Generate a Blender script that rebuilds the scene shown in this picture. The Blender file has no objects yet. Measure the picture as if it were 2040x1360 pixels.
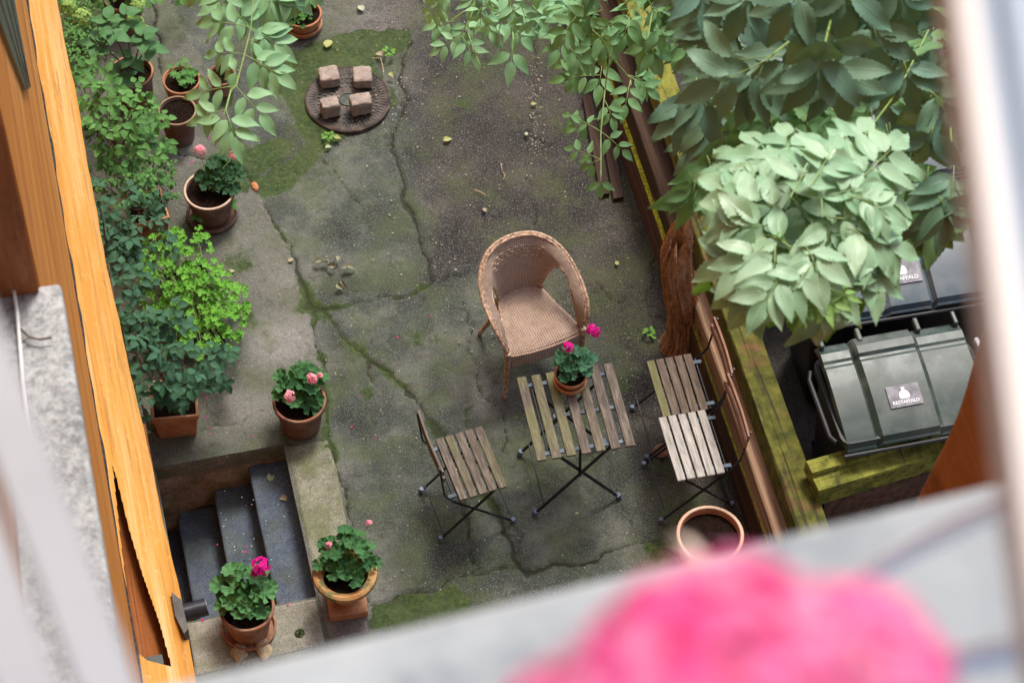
import bpy, bmesh, math, random
import numpy as np
from mathutils import Vector, Matrix
R=math.radians
SC=bpy.context.scene
COL=SC.collection
random.seed(7)
RNG=np.random.default_rng(7)

# ---------------------------------------------------------------- camera, sky, sun, exposure
IW,IH=2040,1360
FPX=85/36*IW
HC=11.8
_p,_y,_r=R(55),R(15.8),math.atan(-.05)
FW=np.array([math.sin(_y)*math.cos(_p),math.cos(_y)*math.cos(_p),-math.sin(_p)])
_r0=np.array([math.cos(_y),-math.sin(_y),0.0]); _u0=np.cross(_r0,FW)
CR=math.cos(_r)*_r0+math.sin(_r)*(-_u0)
CD=math.cos(_r)*(-_u0)-math.sin(_r)*_r0
CP=np.array([0,0,HC])
cam_d=bpy.data.cameras.new('camera'); cam=bpy.data.objects.new('camera',cam_d); COL.objects.link(cam)
cam.matrix_world=Matrix(((CR[0],-CD[0],-FW[0],0),(CR[1],-CD[1],-FW[1],0),(CR[2],-CD[2],-FW[2],HC),(0,0,0,1)))
cam_d.lens=85; cam_d.sensor_width=36; cam_d.clip_start=.02; cam_d.clip_end=2000
cam_d.dof.use_dof=True; cam_d.dof.focus_distance=12.6; cam_d.dof.aperture_fstop=8
SC.camera=cam
SUN_EL,SUN_AZ=R(62),R(35)      # azimuth measured from +Y towards +X
w=bpy.data.worlds.new('World'); SC.world=w; w.use_nodes=True
nt=w.node_tree; bg=nt.nodes['Background']; sk=nt.nodes.new('ShaderNodeTexSky'); sk.sky_type='NISHITA'
sk.sun_disc=False; sk.sun_elevation=SUN_EL; sk.sun_rotation=SUN_AZ; sk.air_density=1.0; sk.dust_density=3.0
nt.links.new(sk.outputs[0],bg.inputs[0]); bg.inputs[1].default_value=.15
sd=bpy.data.lights.new('sun','SUN'); sd.energy=1.9; sd.angle=R(14); sd.color=(1,.97,.92)
so=bpy.data.objects.new('sun',sd); COL.objects.link(so)
_sd=Vector((math.sin(SUN_AZ)*math.cos(SUN_EL),math.cos(SUN_AZ)*math.cos(SUN_EL),math.sin(SUN_EL)))
so.rotation_euler=_sd.to_track_quat('Z','Y').to_euler(); so.location=(3,9,20)
SC.view_settings.view_transform='Standard'; SC.view_settings.look='None'; SC.view_settings.exposure=.85; SC.view_settings.gamma=1
SC.render.resolution_x=1024; SC.render.resolution_y=682

def at(x,y,z=0.0):
    """the world point at height z that the photograph shows at pixel (x,y)"""
    d=FW*FPX+CR*(x-IW/2)+CD*(y-IH/2); t=(z-HC)/d[2]
    return CP+d*t
def V(x,y,z=0.0): return Vector(at(x,y,z))

# ---------------------------------------------------------------- helpers: objects
def link(name,me,parent=None,mats=()):
    o=bpy.data.objects.new(name,me); COL.objects.link(o)
    for m in (mats if isinstance(mats,(list,tuple)) else [mats]): me.materials.append(m)
    if parent: o.parent=parent
    return o
def thing(name,label,cat,loc=(0,0,0),rz=0,group=None):
    o=bpy.data.objects.new(name,None); COL.objects.link(o); o.empty_display_size=.1
    o.location=loc; o.rotation_euler=(0,0,rz); o['label']=label; o['category']=cat
    if group: o['group']=group
    return o
def tag(o,label,cat,group=None,kind=None):
    o['label']=label; o['category']=cat
    if group: o['group']=group
    if kind: o['kind']=kind
    return o
def struct(o): o['kind']='structure'; return o
def dup(root,loc,rz,label,group=None):
    r=root.copy(); COL.objects.link(r); r.location=loc; r.rotation_euler=(0,0,rz); r['label']=label
    if group: r['group']=group
    for ch in list(root.children):
        c=ch.copy(); COL.objects.link(c); c.parent=r
        for g in list(ch.children):
            d=g.copy(); COL.objects.link(d); d.parent=c
    return r
def shift(parent):
    return np.array(parent.location) if parent else np.zeros(3)

class MB:
    """collects shapes for ONE mesh"""
    def __init__(s): s.v=[]; s.f=[]; s.t=[]; s.uv=[]
    def add(s,vs,fs,t=0.0):
        n=len(s.v); s.v.extend([tuple(map(float,v)) for v in vs]); s.f.extend([tuple(n+i for i in f) for f in fs]); s.t.extend([t]*len(vs))
    def box(s,c,d,M=None,t=0.0,jit=0):
        x,y,z=[k/2 for k in d]
        vs=[Vector((a*x,b*y,e*z)) for a in(-1,1) for b in(-1,1) for e in(-1,1)]
        if jit: vs=[v+Vector([random.uniform(-jit,jit) for _ in range(3)]) for v in vs]
        if M is not None: vs=[M@v for v in vs]
        vs=[v+Vector(c) for v in vs]
        s.add(vs,[(0,1,3,2),(4,6,7,5),(0,4,5,1),(2,3,7,6),(0,2,6,4),(1,5,7,3)],t)
    def tube(s,pts,r,n=8,t=0.0,cap=True,flat=1.0,up=None):
        pts=[Vector(p) for p in pts]; m=len(pts)
        rs=r if isinstance(r,(list,tuple)) else [r]*m
        vs=[];prev=Vector(up) if up else None
        for i,p in enumerate(pts):
            d=(pts[min(i+1,m-1)]-pts[max(i-1,0)])
            d=d.normalized() if d.length>1e-9 else Vector((0,0,1))
            a=prev if prev is not None else (Vector((0,0,1)) if abs(d.z)<.9 else Vector((1,0,0)))
            x=a-d*a.dot(d)
            if x.length<1e-6: x=d.orthogonal()
            x.normalize(); y=d.cross(x); prev=x
            for k in range(n):
                an=2*math.pi*(k+.5)/n
                vs.append(p+x*math.cos(an)*rs[i]*flat+y*math.sin(an)*rs[i])
        fs=[(i*n+k,i*n+(k+1)%n,(i+1)*n+(k+1)%n,(i+1)*n+k) for i in range(m-1) for k in range(n)]
        if cap: fs+= [tuple(range(n-1,-1,-1)),tuple(range((m-1)*n,m*n))]
        s.add(vs,fs,t)
    def bar(s,a,b,wd,th,up=(0,0,1),t=0.0):
        """flat bar from a to b: wd across, th along up"""
        a=Vector(a);b=Vector(b);d=(b-a);L=d.length;d.normalize()
        u=Vector(up);u=(u-d*u.dot(d)).normalized();w_=d.cross(u)
        M=Matrix((w_,d,u)).transposed()
        s.box((a+b)/2,(wd,L,th),M,t)
    def lathe(s,prof,n=40,c=(0,0,0),t=0.0,wob=0.0,close=False):
        vs=[]
        for j,(r,z) in enumerate(prof):
            for k in range(n):
                an=2*math.pi*k/n; rr=r*(1+wob*math.sin(3*an+1)+wob*.6*math.sin(5*an+j*.3))
                vs.append((c[0]+rr*math.cos(an),c[1]+rr*math.sin(an),c[2]+z))
        fs=[(j*n+k,j*n+(k+1)%n,(j+1)*n+(k+1)%n,(j+1)*n+k) for j in range(len(prof)-1) for k in range(n)]
        s.add(vs,fs,t)
    def prism(s,poly,z0,z1,t=0.0):
        n=len(poly)
        vs=[(p[0],p[1],z0) for p in poly]+[(p[0],p[1],z1) for p in poly]
        ar=sum(poly[i][0]*poly[(i+1)%n][1]-poly[(i+1)%n][0]*poly[i][1] for i in range(n))
        fs=[tuple(range(n-1,-1,-1)),tuple(range(n,2*n))]+[(i,(i+1)%n,n+(i+1)%n,n+i) for i in range(n)]
        if ar<0: fs=[f[::-1] for f in fs]
        s.add(vs,fs,t)
    def build(s,name,mat,parent=None,smooth=False,bevel=0,world=False):
        me=bpy.data.meshes.new(name)
        off=shift(parent) if world else np.zeros(3)
        vs=[(v[0]-off[0],v[1]-off[1],v[2]-off[2]) for v in s.v]
        me.from_pydata(vs,[],s.f); me.update()
        a=me.attributes.new('tint','FLOAT','POINT'); a.data.foreach_set('value',s.t)
        if smooth:
            me.polygons.foreach_set('use_smooth',[True]*len(me.polygons))
        o=link(name,me,parent,mat)
        if smooth:
            try:
                me.set_sharp_from_angle(angle=R(40))
            except Exception: pass
        if bevel:
            m=o.modifiers.new('bevel','BEVEL'); m.width=bevel; m.segments=2; m.limit_method='ANGLE'
        return o

# ---------------------------------------------------------------- helpers: materials
class NT:
    def __init__(s,name):
        s.m=bpy.data.materials.new(name); s.m.use_nodes=True; s.n=s.m.node_tree.nodes; s.l=s.m.node_tree.links
        s.p=s.n['Principled BSDF']; s.out=s.n['Material Output']
    def node(s,t,**kw):
        n=s.n.new(t)
        for k,v in kw.items(): setattr(n,k,v)
        return n
    def set(s,sock,v):
        if isinstance(v,bpy.types.NodeSocket): s.l.new(v,sock)
        elif isinstance(v,(tuple,list)) and len(v)==3 and sock.type=='RGBA': sock.default_value=(*v,1)
        else: sock.default_value=v
    def co(s,kind='Object',scale=(1,1,1),rot=(0,0,0)):
        t=s.node('ShaderNodeTexCoord'); mp=s.node('ShaderNodeMapping'); s.l.new(t.outputs[kind],mp.inputs[0])
        mp.inputs['Scale'].default_value=scale; mp.inputs['Rotation'].default_value=rot; return mp.outputs[0]
    def noise(s,vec,scale,detail=6,rough=.6,dist=0):
        n=s.node('ShaderNodeTexNoise'); s.l.new(vec,n.inputs['Vector']); n.inputs['Scale'].default_value=scale
        n.inputs['Detail'].default_value=detail; n.inputs['Roughness'].default_value=rough; n.inputs['Distortion'].default_value=dist
        return n.outputs['Fac']
    def vor(s,vec,scale,feature='F1',out='Distance'):
        n=s.node('ShaderNodeTexVoronoi',feature=feature); s.l.new(vec,n.inputs['Vector']); n.inputs['Scale'].default_value=scale
        return n.outputs[out]
    def ramp(s,fac,*st):
        n=s.node('ShaderNodeValToRGB'); s.l.new(fac,n.inputs[0]); e=n.color_ramp.elements
        while len(e)<len(st): e.new(.5)
        for k,(pos,c) in enumerate(st):
            e[k].position=pos; e[k].color=(c,c,c,1) if isinstance(c,(int,float)) else (*c,1)
        return n.outputs[0]
    def mix(s,fac,a,b,mode='MIX'):
        n=s.node('ShaderNodeMix',data_type='RGBA',blend_type=mode); s.set(n.inputs[0],fac)
        s.set(n.inputs[6],a); s.set(n.inputs[7],b); return n.outputs[2]
    def math(s,op,a,b=0.0,c=0.0,clamp=False):
        n=s.node('ShaderNodeMath',operation=op,use_clamp=clamp); s.set(n.inputs[0],a); s.set(n.inputs[1],b)
        if len(n.inputs)>2: s.set(n.inputs[2],c)
        return n.outputs[0]
    def attr(s,name,out='Fac'):
        n=s.node('ShaderNodeAttribute',attribute_name=name); return n.outputs[out]
    def bump(s,h,strength=.5,dist=.01,prev=None):
        n=s.node('ShaderNodeBump'); s.l.new(h,n.inputs['Height']); n.inputs['Strength'].default_value=strength; n.inputs['Distance'].default_value=dist
        if prev: s.l.new(prev,n.inputs['Normal'])
        s.l.new(n.outputs[0],s.p.inputs['Normal']); return n.outputs[0]
    def fin(s,col=None,rough=None,spec=None,metal=None):
        if col is not None: s.set(s.p.inputs['Base Color'],col)
        if rough is not None: s.set(s.p.inputs['Roughness'],rough)
        if spec is not None: s.set(s.p.inputs['Specular IOR Level'],spec)
        if metal is not None: s.set(s.p.inputs['Metallic'],metal)
        return s.m

def m_simple(name,col,rough=.6,var=.15,scale=8,metal=0,spec=.4,bump=.15):
    s=NT(name); c=s.co(); n=s.noise(c,scale,7); n2=s.noise(c,scale*7,5)
    a=tuple(k*(1-var*2) for k in col); b=tuple(min(1,k*(1+var*2)) for k in col)
    cc=s.ramp(n,(.4,a),(.6,b)); s.bump(n2,bump,.004)
    return s.fin(cc,rough,spec,metal)

def m_terracotta(name,col=(.30,.115,.06),pale=(.42,.30,.2),dirt=.5):
    s=NT(name); c=s.co(); n=s.noise(c,9,8,.65); n2=s.noise(c,60,4)
    a=s.mix(s.ramp(n,(.44,0.0),(.62,.9)),col,pale)
    a=s.mix(s.ramp(s.noise(c,6,7,.75,.5),(.48,0.0),(.62,dirt)),a,(.05,.045,.03))
    a=s.mix(.35,a,s.ramp(n2,(.3,tuple(k*.6 for k in col)),(.7,tuple(k*1.4 for k in col))))
    s.bump(n2,.25,.003); return s.fin(a,.85,.25)
TERRA=m_terracotta('terracotta')
TERRA_DARK=m_terracotta('terracotta_dark',(.16,.075,.05),(.25,.17,.12),.7)
TERRA_ORANGE=m_terracotta('terracotta_orange',(.42,.16,.07),(.5,.3,.16),.35)
RIM_PALE=m_terracotta('chalky_rim',(.55,.37,.26),(.62,.5,.4),.1)
def m_urn():
    s=NT('mossy_terracotta'); c=s.co(); n=s.noise(c,16,8,.7)
    a=s.mix(s.ramp(s.noise(c,7,6),(.4,0.0),(.7,1.0)),(.40,.17,.06),(.50,.34,.14))
    a=s.mix(s.ramp(n,(.48,0.0),(.56,.85)),a,(.11,.13,.06)); s.bump(n,.5,.006); return s.fin(a,.9,.2)
URN=m_urn()
def m_soil():
    s=NT('potting_soil'); c=s.co(); n=s.noise(c,55,8,.8); v=s.vor(c,70)
    a=s.ramp(n,(.35,(.008,.005,.004)),(.65,(.035,.02,.014)))
    a=s.mix(s.ramp(v,(.06,1.0),(.12,0.0)),a,(.10,.07,.05)); s.bump(n,1,.02); return s.fin(a,1,.03)
SOIL=m_soil()
def m_leaf(name,a,b,vein=(.2,.3,.12),gloss=.42,trans=.22,spec=.45,blotch=.0):
    s=NT(name); rnd=s.attr('rnd'); uvn=s.node('ShaderNodeUVMap'); sep=s.node('ShaderNodeSeparateXYZ'); s.l.new(uvn.outputs[0],sep.inputs[0])
    u=s.math('ABSOLUTE',s.math('SUBTRACT',sep.outputs[0],.5)); v=sep.outputs[1]
    col=s.mix(rnd,a,b)
    n=s.noise(s.co(),22,5); col=s.mix(.3,col,s.mix(n,tuple(k*.6 for k in a),tuple(k*1.5 for k in b)))
    if blotch: col=s.mix(s.ramp(s.noise(s.co(),90,3),(.66,0.0),(.74,blotch)),col,(.18,.12,.03))
    ph=s.math('MULTIPLY',s.math('SUBTRACT',v,s.math('MULTIPLY',u,.75)),44.0)
    sv=s.math('POWER',s.math('ABSOLUTE',s.math('SINE',ph)),9.0)
    mid=s.ramp(u,(.0,1.0),(.045,0.0))
    f=s.math('MAXIMUM',mid,s.math('MULTIPLY',sv,.28))
    col=s.mix(s.math('MULTIPLY',f,.7),col,vein)
    geo=s.node('ShaderNodeNewGeometry')
    col=s.mix(s.math('MULTIPLY',geo.outputs['Backfacing'],.35),col,s.mix(.5,col,(.16,.24,.10)))
    s.bump(s.math('MULTIPLY',s.math('MAXIMUM',mid,sv),-1.0),.35,.004)
    s.fin(col,gloss,spec)
    tr=s.node('ShaderNodeBsdfTranslucent'); s.set(tr.inputs[0],s.mix(.5,col,(.25,.42,.03)))
    mx=s.node('ShaderNodeMixShader'); mx.inputs[0].default_value=trans
    s.l.new(s.p.outputs[0],mx.inputs[1]); s.l.new(tr.outputs[0],mx.inputs[2]); s.l.new(mx.outputs[0],s.out.inputs[0]); return s.m
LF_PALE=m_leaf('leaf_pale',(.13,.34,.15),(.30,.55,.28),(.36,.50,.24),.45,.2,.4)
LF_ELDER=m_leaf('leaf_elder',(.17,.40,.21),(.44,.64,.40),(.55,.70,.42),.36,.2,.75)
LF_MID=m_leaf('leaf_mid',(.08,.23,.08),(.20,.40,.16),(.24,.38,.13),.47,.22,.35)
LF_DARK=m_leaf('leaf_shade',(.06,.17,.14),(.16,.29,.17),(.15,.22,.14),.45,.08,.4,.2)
LF_SHRUB=m_leaf('leaf_shrub',(.035,.14,.03),(.12,.30,.06),(.12,.25,.06),.6,.15,.18)
LF_BLUE=m_leaf('leaf_bluegreen',(.010,.062,.036),(.028,.115,.062),(.06,.14,.08),.6,.1,.18)
LF_LIME=m_leaf('leaf_lime',(.10,.30,.03),(.20,.46,.06),(.18,.38,.07),.6,.25,.18)
LF_YOUNG=m_leaf('leaf_young',(.22,.45,.10),(.34,.58,.16),(.45,.6,.2),.45,.35,.4)
LF_GER=m_leaf('leaf_geranium',(.022,.10,.032),(.075,.20,.065),(.12,.24,.09),.6,.15,.22)
LF_HYD=m_leaf('leaf_hydrangea',(.025,.13,.035),(.06,.19,.055),(.12,.24,.08),.5,.15,.25)
FL_LIME=m_leaf('floret_lime',(.28,.50,.07),(.5,.68,.2),(.3,.5,.1),.6,.3,.3)
def m_petal(name,a,b,trans=.25):
    s=NT(name); rnd=s.attr('rnd'); uvn=s.node('ShaderNodeUVMap'); sep=s.node('ShaderNodeSeparateXYZ'); s.l.new(uvn.outputs[0],sep.inputs[0])
    col=s.mix(rnd,a,b); col=s.mix(s.ramp(sep.outputs[1],(.1,.7),(.5,0.0)),col,tuple(k*.45 if i else k*.8 for i,k in enumerate(a)))
    s.fin(col,.6,.2)
    tr=s.node('ShaderNodeBsdfTranslucent'); s.set(tr.inputs[0],col)
    mx=s.node('ShaderNodeMixShader'); mx.inputs[0].default_value=trans
    s.l.new(s.p.outputs[0],mx.inputs[1]); s.l.new(tr.outputs[0],mx.inputs[2]); s.l.new(mx.outputs[0],s.out.inputs[0]); return s.m
PT_PINK=m_petal('petal_salmon',(.88,.17,.26),(.96,.55,.58))
PT_MAG=m_petal('petal_magenta',(.65,.0,.22),(.85,.02,.36))
PT_HOT=m_petal('petal_hot_pink',(1.0,.15,.46),(1.0,.62,.82),.55)
STEM=m_simple('green_stem',(.20,.30,.07),.5,.1,20)
STEM_BR=m_simple('woody_stem',(.10,.06,.035),.8,.2,20)
def m_bark():
    s=NT('bark'); c=s.co(scale=(1,1,.25)); n=s.math('ADD',s.math('MULTIPLY',s.noise(c,16,9,.75,.8),.55),s.math('MULTIPLY',s.noise(s.co(),45,7,.8,.5),.45)); n2=s.noise(s.co(),7,5)
    a=s.ramp(n,(.38,(.11,.05,.025)),(.5,(.42,.20,.085)),(.62,(.62,.40,.22)))
    a=s.mix(s.ramp(n2,(.55,0.0),(.7,.4)),a,(.12,.07,.04)); s.bump(n,1,.025); return s.fin(a,.9,.15)
BARK=m_bark()
def m_timber(name,moss=.5,red=(.17,.075,.04),axis=1,gk=1.0):
    sc=[14,14,14]; sc[axis]=.7
    s=NT(name); c=s.co(scale=tuple(sc)); n=s.noise(c,1.6,8,.65,.4); big=s.noise(s.co(),3.2,6,.65)
    a=s.ramp(n,(.3,tuple(k*.35 for k in red)),(.5,red),(.72,tuple(min(1,k*1.7) for k in red)))
    g=s.ramp(s.noise(s.co(),11,8,.7),(.38,(.045*gk,.050*gk,.008*gk)),(.62,(.13*gk,.125*gk,.022*gk)))
    g=s.mix(s.ramp(n,(.36,.85),(.46,0.0)),g,(.03,.025,.015))
    f=s.ramp(s.math('ADD',big,s.math('MULTIPLY',s.attr('tint'),.5)),(.78-moss*.5,0.0),(.9-moss*.5,1.0))
    a=s.mix(f,a,g); a=s.mix(s.ramp(s.noise(s.co(),5,7,.7),(.62,0.0),(.7,.7)),a,(.035,.028,.02))
    s.bump(n,.8,.012); return s.fin(a,.85,.2)
TIMBER=m_timber('mossy_timber')
def m_slat(name,a,b,green=.5):
    s=NT(name); c=s.co(scale=(4,40,40)); t=s.attr('tint')
    n=s.noise(c,2.2,8,.7,.3); big=s.noise(s.co(),6,5,.6)
    col=s.ramp(n,(.28,tuple(k*.45 for k in a)),(.5,a),(.75,b))
    gf=s.math('MULTIPLY',s.ramp(s.math('ADD',big,s.math('SUBTRACT',t,.5)),(.35,0.0),(.75,1.0)),green)
    col=s.mix(gf,col,s.mix(n,(.10,.12,.02),(.26,.27,.09)))
    s.bump(n,.6,.004); return s.fin(col,.8,.25)
SLAT=m_slat('weathered_slat',(.15,.115,.09),(.33,.28,.22),.65)
SLAT_GREY=m_slat('silvered_slat',(.38,.345,.30),(.62,.58,.52),.06)
SLAT_DARK=m_slat('dark_slat',(.12,.085,.06),(.24,.18,.13),.3)
SLAT_RED=m_slat('red_brown_slat',(.24,.12,.075),(.42,.25,.17),.05)
IRON=m_simple('black_iron',(.018,.018,.02),.5,.1,20,.3)
RAIL=m_simple('blue_grey_steel',(.075,.10,.125),.6,.2,20,.3)
CAPM=m_simple('blue_grey_foot_cap',(.10,.13,.19),.5,.1)
def m_wicker():
    s=NT('wicker'); uvn=s.node('ShaderNodeUVMap'); sep=s.node('ShaderNodeSeparateXYZ'); s.l.new(uvn.outputs[0],sep.inputs[0])
    # uv in metres: stakes across u, strands along v
    u=s.math('MULTIPLY',sep.outputs[0],math.pi/.014); v=s.math('MULTIPLY',sep.outputs[1],math.pi/.0085)
    cell=s.math('MULTIPLY',s.math('SUBTRACT',s.math('ABSOLUTE',s.math('SINE',u)),.35),1.1)
    strand=s.math('ABSOLUTE',s.math('SINE',v))
    h=s.math('MULTIPLY',s.math('ADD',s.math('MULTIPLY',cell,.5),.6),s.math('POWER',strand,.5))
    n=s.noise(s.co(),7,5,.6); n2=s.noise(s.co(),90,3)
    col=s.ramp(h,(.0,(.10,.042,.020)),(.3,(.40,.255,.165)),(.9,(.80,.62,.48)))
    st_=s.noise(s.co(scale=(1.5,1.5,14)),9,6,.7); col=s.mix(s.ramp(st_,(.45,0.0),(.66,.55)),col,(.22,.11,.06)); gr=s.noise(s.co(),150,3,.8); col=s.mix(s.ramp(gr,(.35,.45),(.5,0.0)),col,(.17,.09,.055)); col=s.mix(s.ramp(gr,(.55,0.0),(.7,.4)),col,(.86,.72,.58))
    col=s.mix(s.math('MULTIPLY',s.ramp(n,(.35,0.0),(.7,1.0)),.45),col,s.mix(h,(.16,.09,.06),(.60,.44,.33)))
    col=s.mix(.2,col,s.mix(n2,(.1,.05,.03),(.55,.36,.24)))
    s.bump(h,.9,.006); return s.fin(col,.6,.35)
WICKER=m_wicker()
WICKER_WRAP=m_simple('cane_wrap',(.42,.27,.17),.55,.28,55)
def m_ocher(name,cols=((.50,.17,.025),(.72,.33,.055),(.80,.50,.20)),rough=.6):
    s=NT(name); c=s.co(scale=(16,.45,2.2)); n=s.noise(c,1.5,8,.6,.6); n2=s.noise(s.co(scale=(30,.5,4)),2.2,6,.6); f=s.noise(s.co(),45,6)
    a=s.ramp(n,(.3,cols[0]),(.5,cols[1]),(.68,cols[2]))
    a=s.mix(s.ramp(n2,(.54,0.0),(.72,.5)),a,tuple(min(1,k*1.25+.04) for k in cols[2])); a=s.mix(s.ramp(s.noise(s.co(),8,8,.75),(.63,0.0),(.7,.35)),a,(.28,.15,.07))
    a=s.mix(s.ramp(s.noise(s.co(scale=(38,.8,8)),1.7,7,.7,.8),(.56,0.0),(.62,.55)),a,tuple(k*.5 for k in cols[0]))
    a=s.mix(s.ramp(s.noise(s.co(),30,6,.8),(.58,0.0),(.64,.4)),a,tuple(min(1,k*1.3+.05) for k in cols[2]))
    a=s.mix(.2,a,s.mix(f,cols[0],cols[2])); s.bump(f,.3,.006); return s.fin(a,rough,.3)
OCHER=m_ocher('ocher_limewash',((.44,.16,.015),(.60,.27,.038),(.68,.41,.17)))
OCHER_D=m_ocher('burnt_orange_limewash',((.34,.095,.01),(.54,.19,.02),(.62,.31,.09)))
BROWN=m_ocher('shaded_brown_plaster',((.12,.035,.01),(.24,.07,.015),(.34,.12,.03)))  # ocher wash darkened to brown, shade put into the colour
def m_stone(name,base,dark,scale=6,spots=.5,moss=0.0):
    s=NT(name); c=s.co(); n=s.noise(c,scale,8,.65); f=s.noise(c,scale*14,6,.7); v=s.noise(c,scale*5,7,.8,.5)
    a=s.ramp(n,(.40,tuple(k*.6 for k in base)),(.60,tuple(min(1,k*1.3) for k in base)))
    a=s.mix(s.ramp(v,(.51,0.0),(.59,spots)),a,dark)
    a=s.mix(.5,a,s.ramp(f,(.38,tuple(k*.35 for k in base)),(.62,tuple(min(1,k*1.6) for k in base))))
    if moss: a=s.mix(s.ramp(s.noise(c,6,8,.75),(.46,0.0),(.58,moss)),a,(.10,.12,.035))
    s.bump(f,.5,.006); return s.fin(a,.85,.25)
SILLSTONE=m_stone('grey_stone_sill',(.33,.33,.32),(.13,.13,.13),4,.45)
SETT=m_stone('granite_sett',(.34,.27,.22),(.12,.08,.06),22,.5)
STEPST=m_stone('sky_tinted_step',(.088,.108,.145),(.035,.042,.055),9,.7,.25)  # blue in the step colour stands for the sky's reflection
PITST=m_stone('brown_pit_wall',(.36,.27,.20),(.10,.07,.05),7,.75,.55)
KERBST=m_stone('pale_kerbstone',(.27,.25,.20),(.06,.055,.045),10,.7,.35)
FRAMEW=m_simple('white_window_paint',(.28,.33,.40),.4,.02,3)
STAYW=m_simple('white_enamel',(.94,.94,.94),.5,.0,3,bump=0)
FRAMEB=m_simple('beige_window_edge',(.55,.49,.44),.5,.05,3)

# ---------------------------------------------------------------- numpy noise
def vnoise(x,y,seed=0):
    r=np.random.default_rng(seed).random((256,256))
    xi=np.floor(x).astype(int); yi=np.floor(y).astype(int); fx=x-xi; fy=y-yi
    fx=fx*fx*(3-2*fx); fy=fy*fy*(3-2*fy); xi&=255; yi&=255; x1=(xi+1)&255; y1=(yi+1)&255
    return (r[xi,yi]*(1-fx)+r[x1,yi]*fx)*(1-fy)+(r[xi,y1]*(1-fx)+r[x1,y1]*fx)*fy
def fbm(x,y,o=5,seed=0):
    s=0;a=.5;t=0
    for k in range(o): s=s+a*vnoise(x*2**k+17*k,y*2**k+9*k,seed+k); t+=a; a*=.55
    return s/t
def segdist(X,Y,pts):
    d=np.full(X.shape,1e9)
    for (ax,ay),(bx,by) in zip(pts[:-1],pts[1:]):
        dx,dy=bx-ax,by-ay; L=dx*dx+dy*dy+1e-12
        t=np.clip(((X-ax)*dx+(Y-ay)*dy)/L,0,1)
        d=np.minimum(d,np.hypot(X-ax-t*dx,Y-ay-t*dy))
    return d
def inpoly(X,Y,pts):
    ins=np.zeros(X.shape,bool); n=len(pts); j=n-1
    for i in range(n):
        xi,yi=pts[i];xj,yj=pts[j]
        c=((yi>Y)!=(yj>Y))&(X<(xj-xi)*(Y-yi)/((yj-yi)+1e-12)+xi); ins^=c; j=i
    return ins
def gpts(l,z=0): return [tuple(at(x,y,z)[:2]) for x,y in l]

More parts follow.
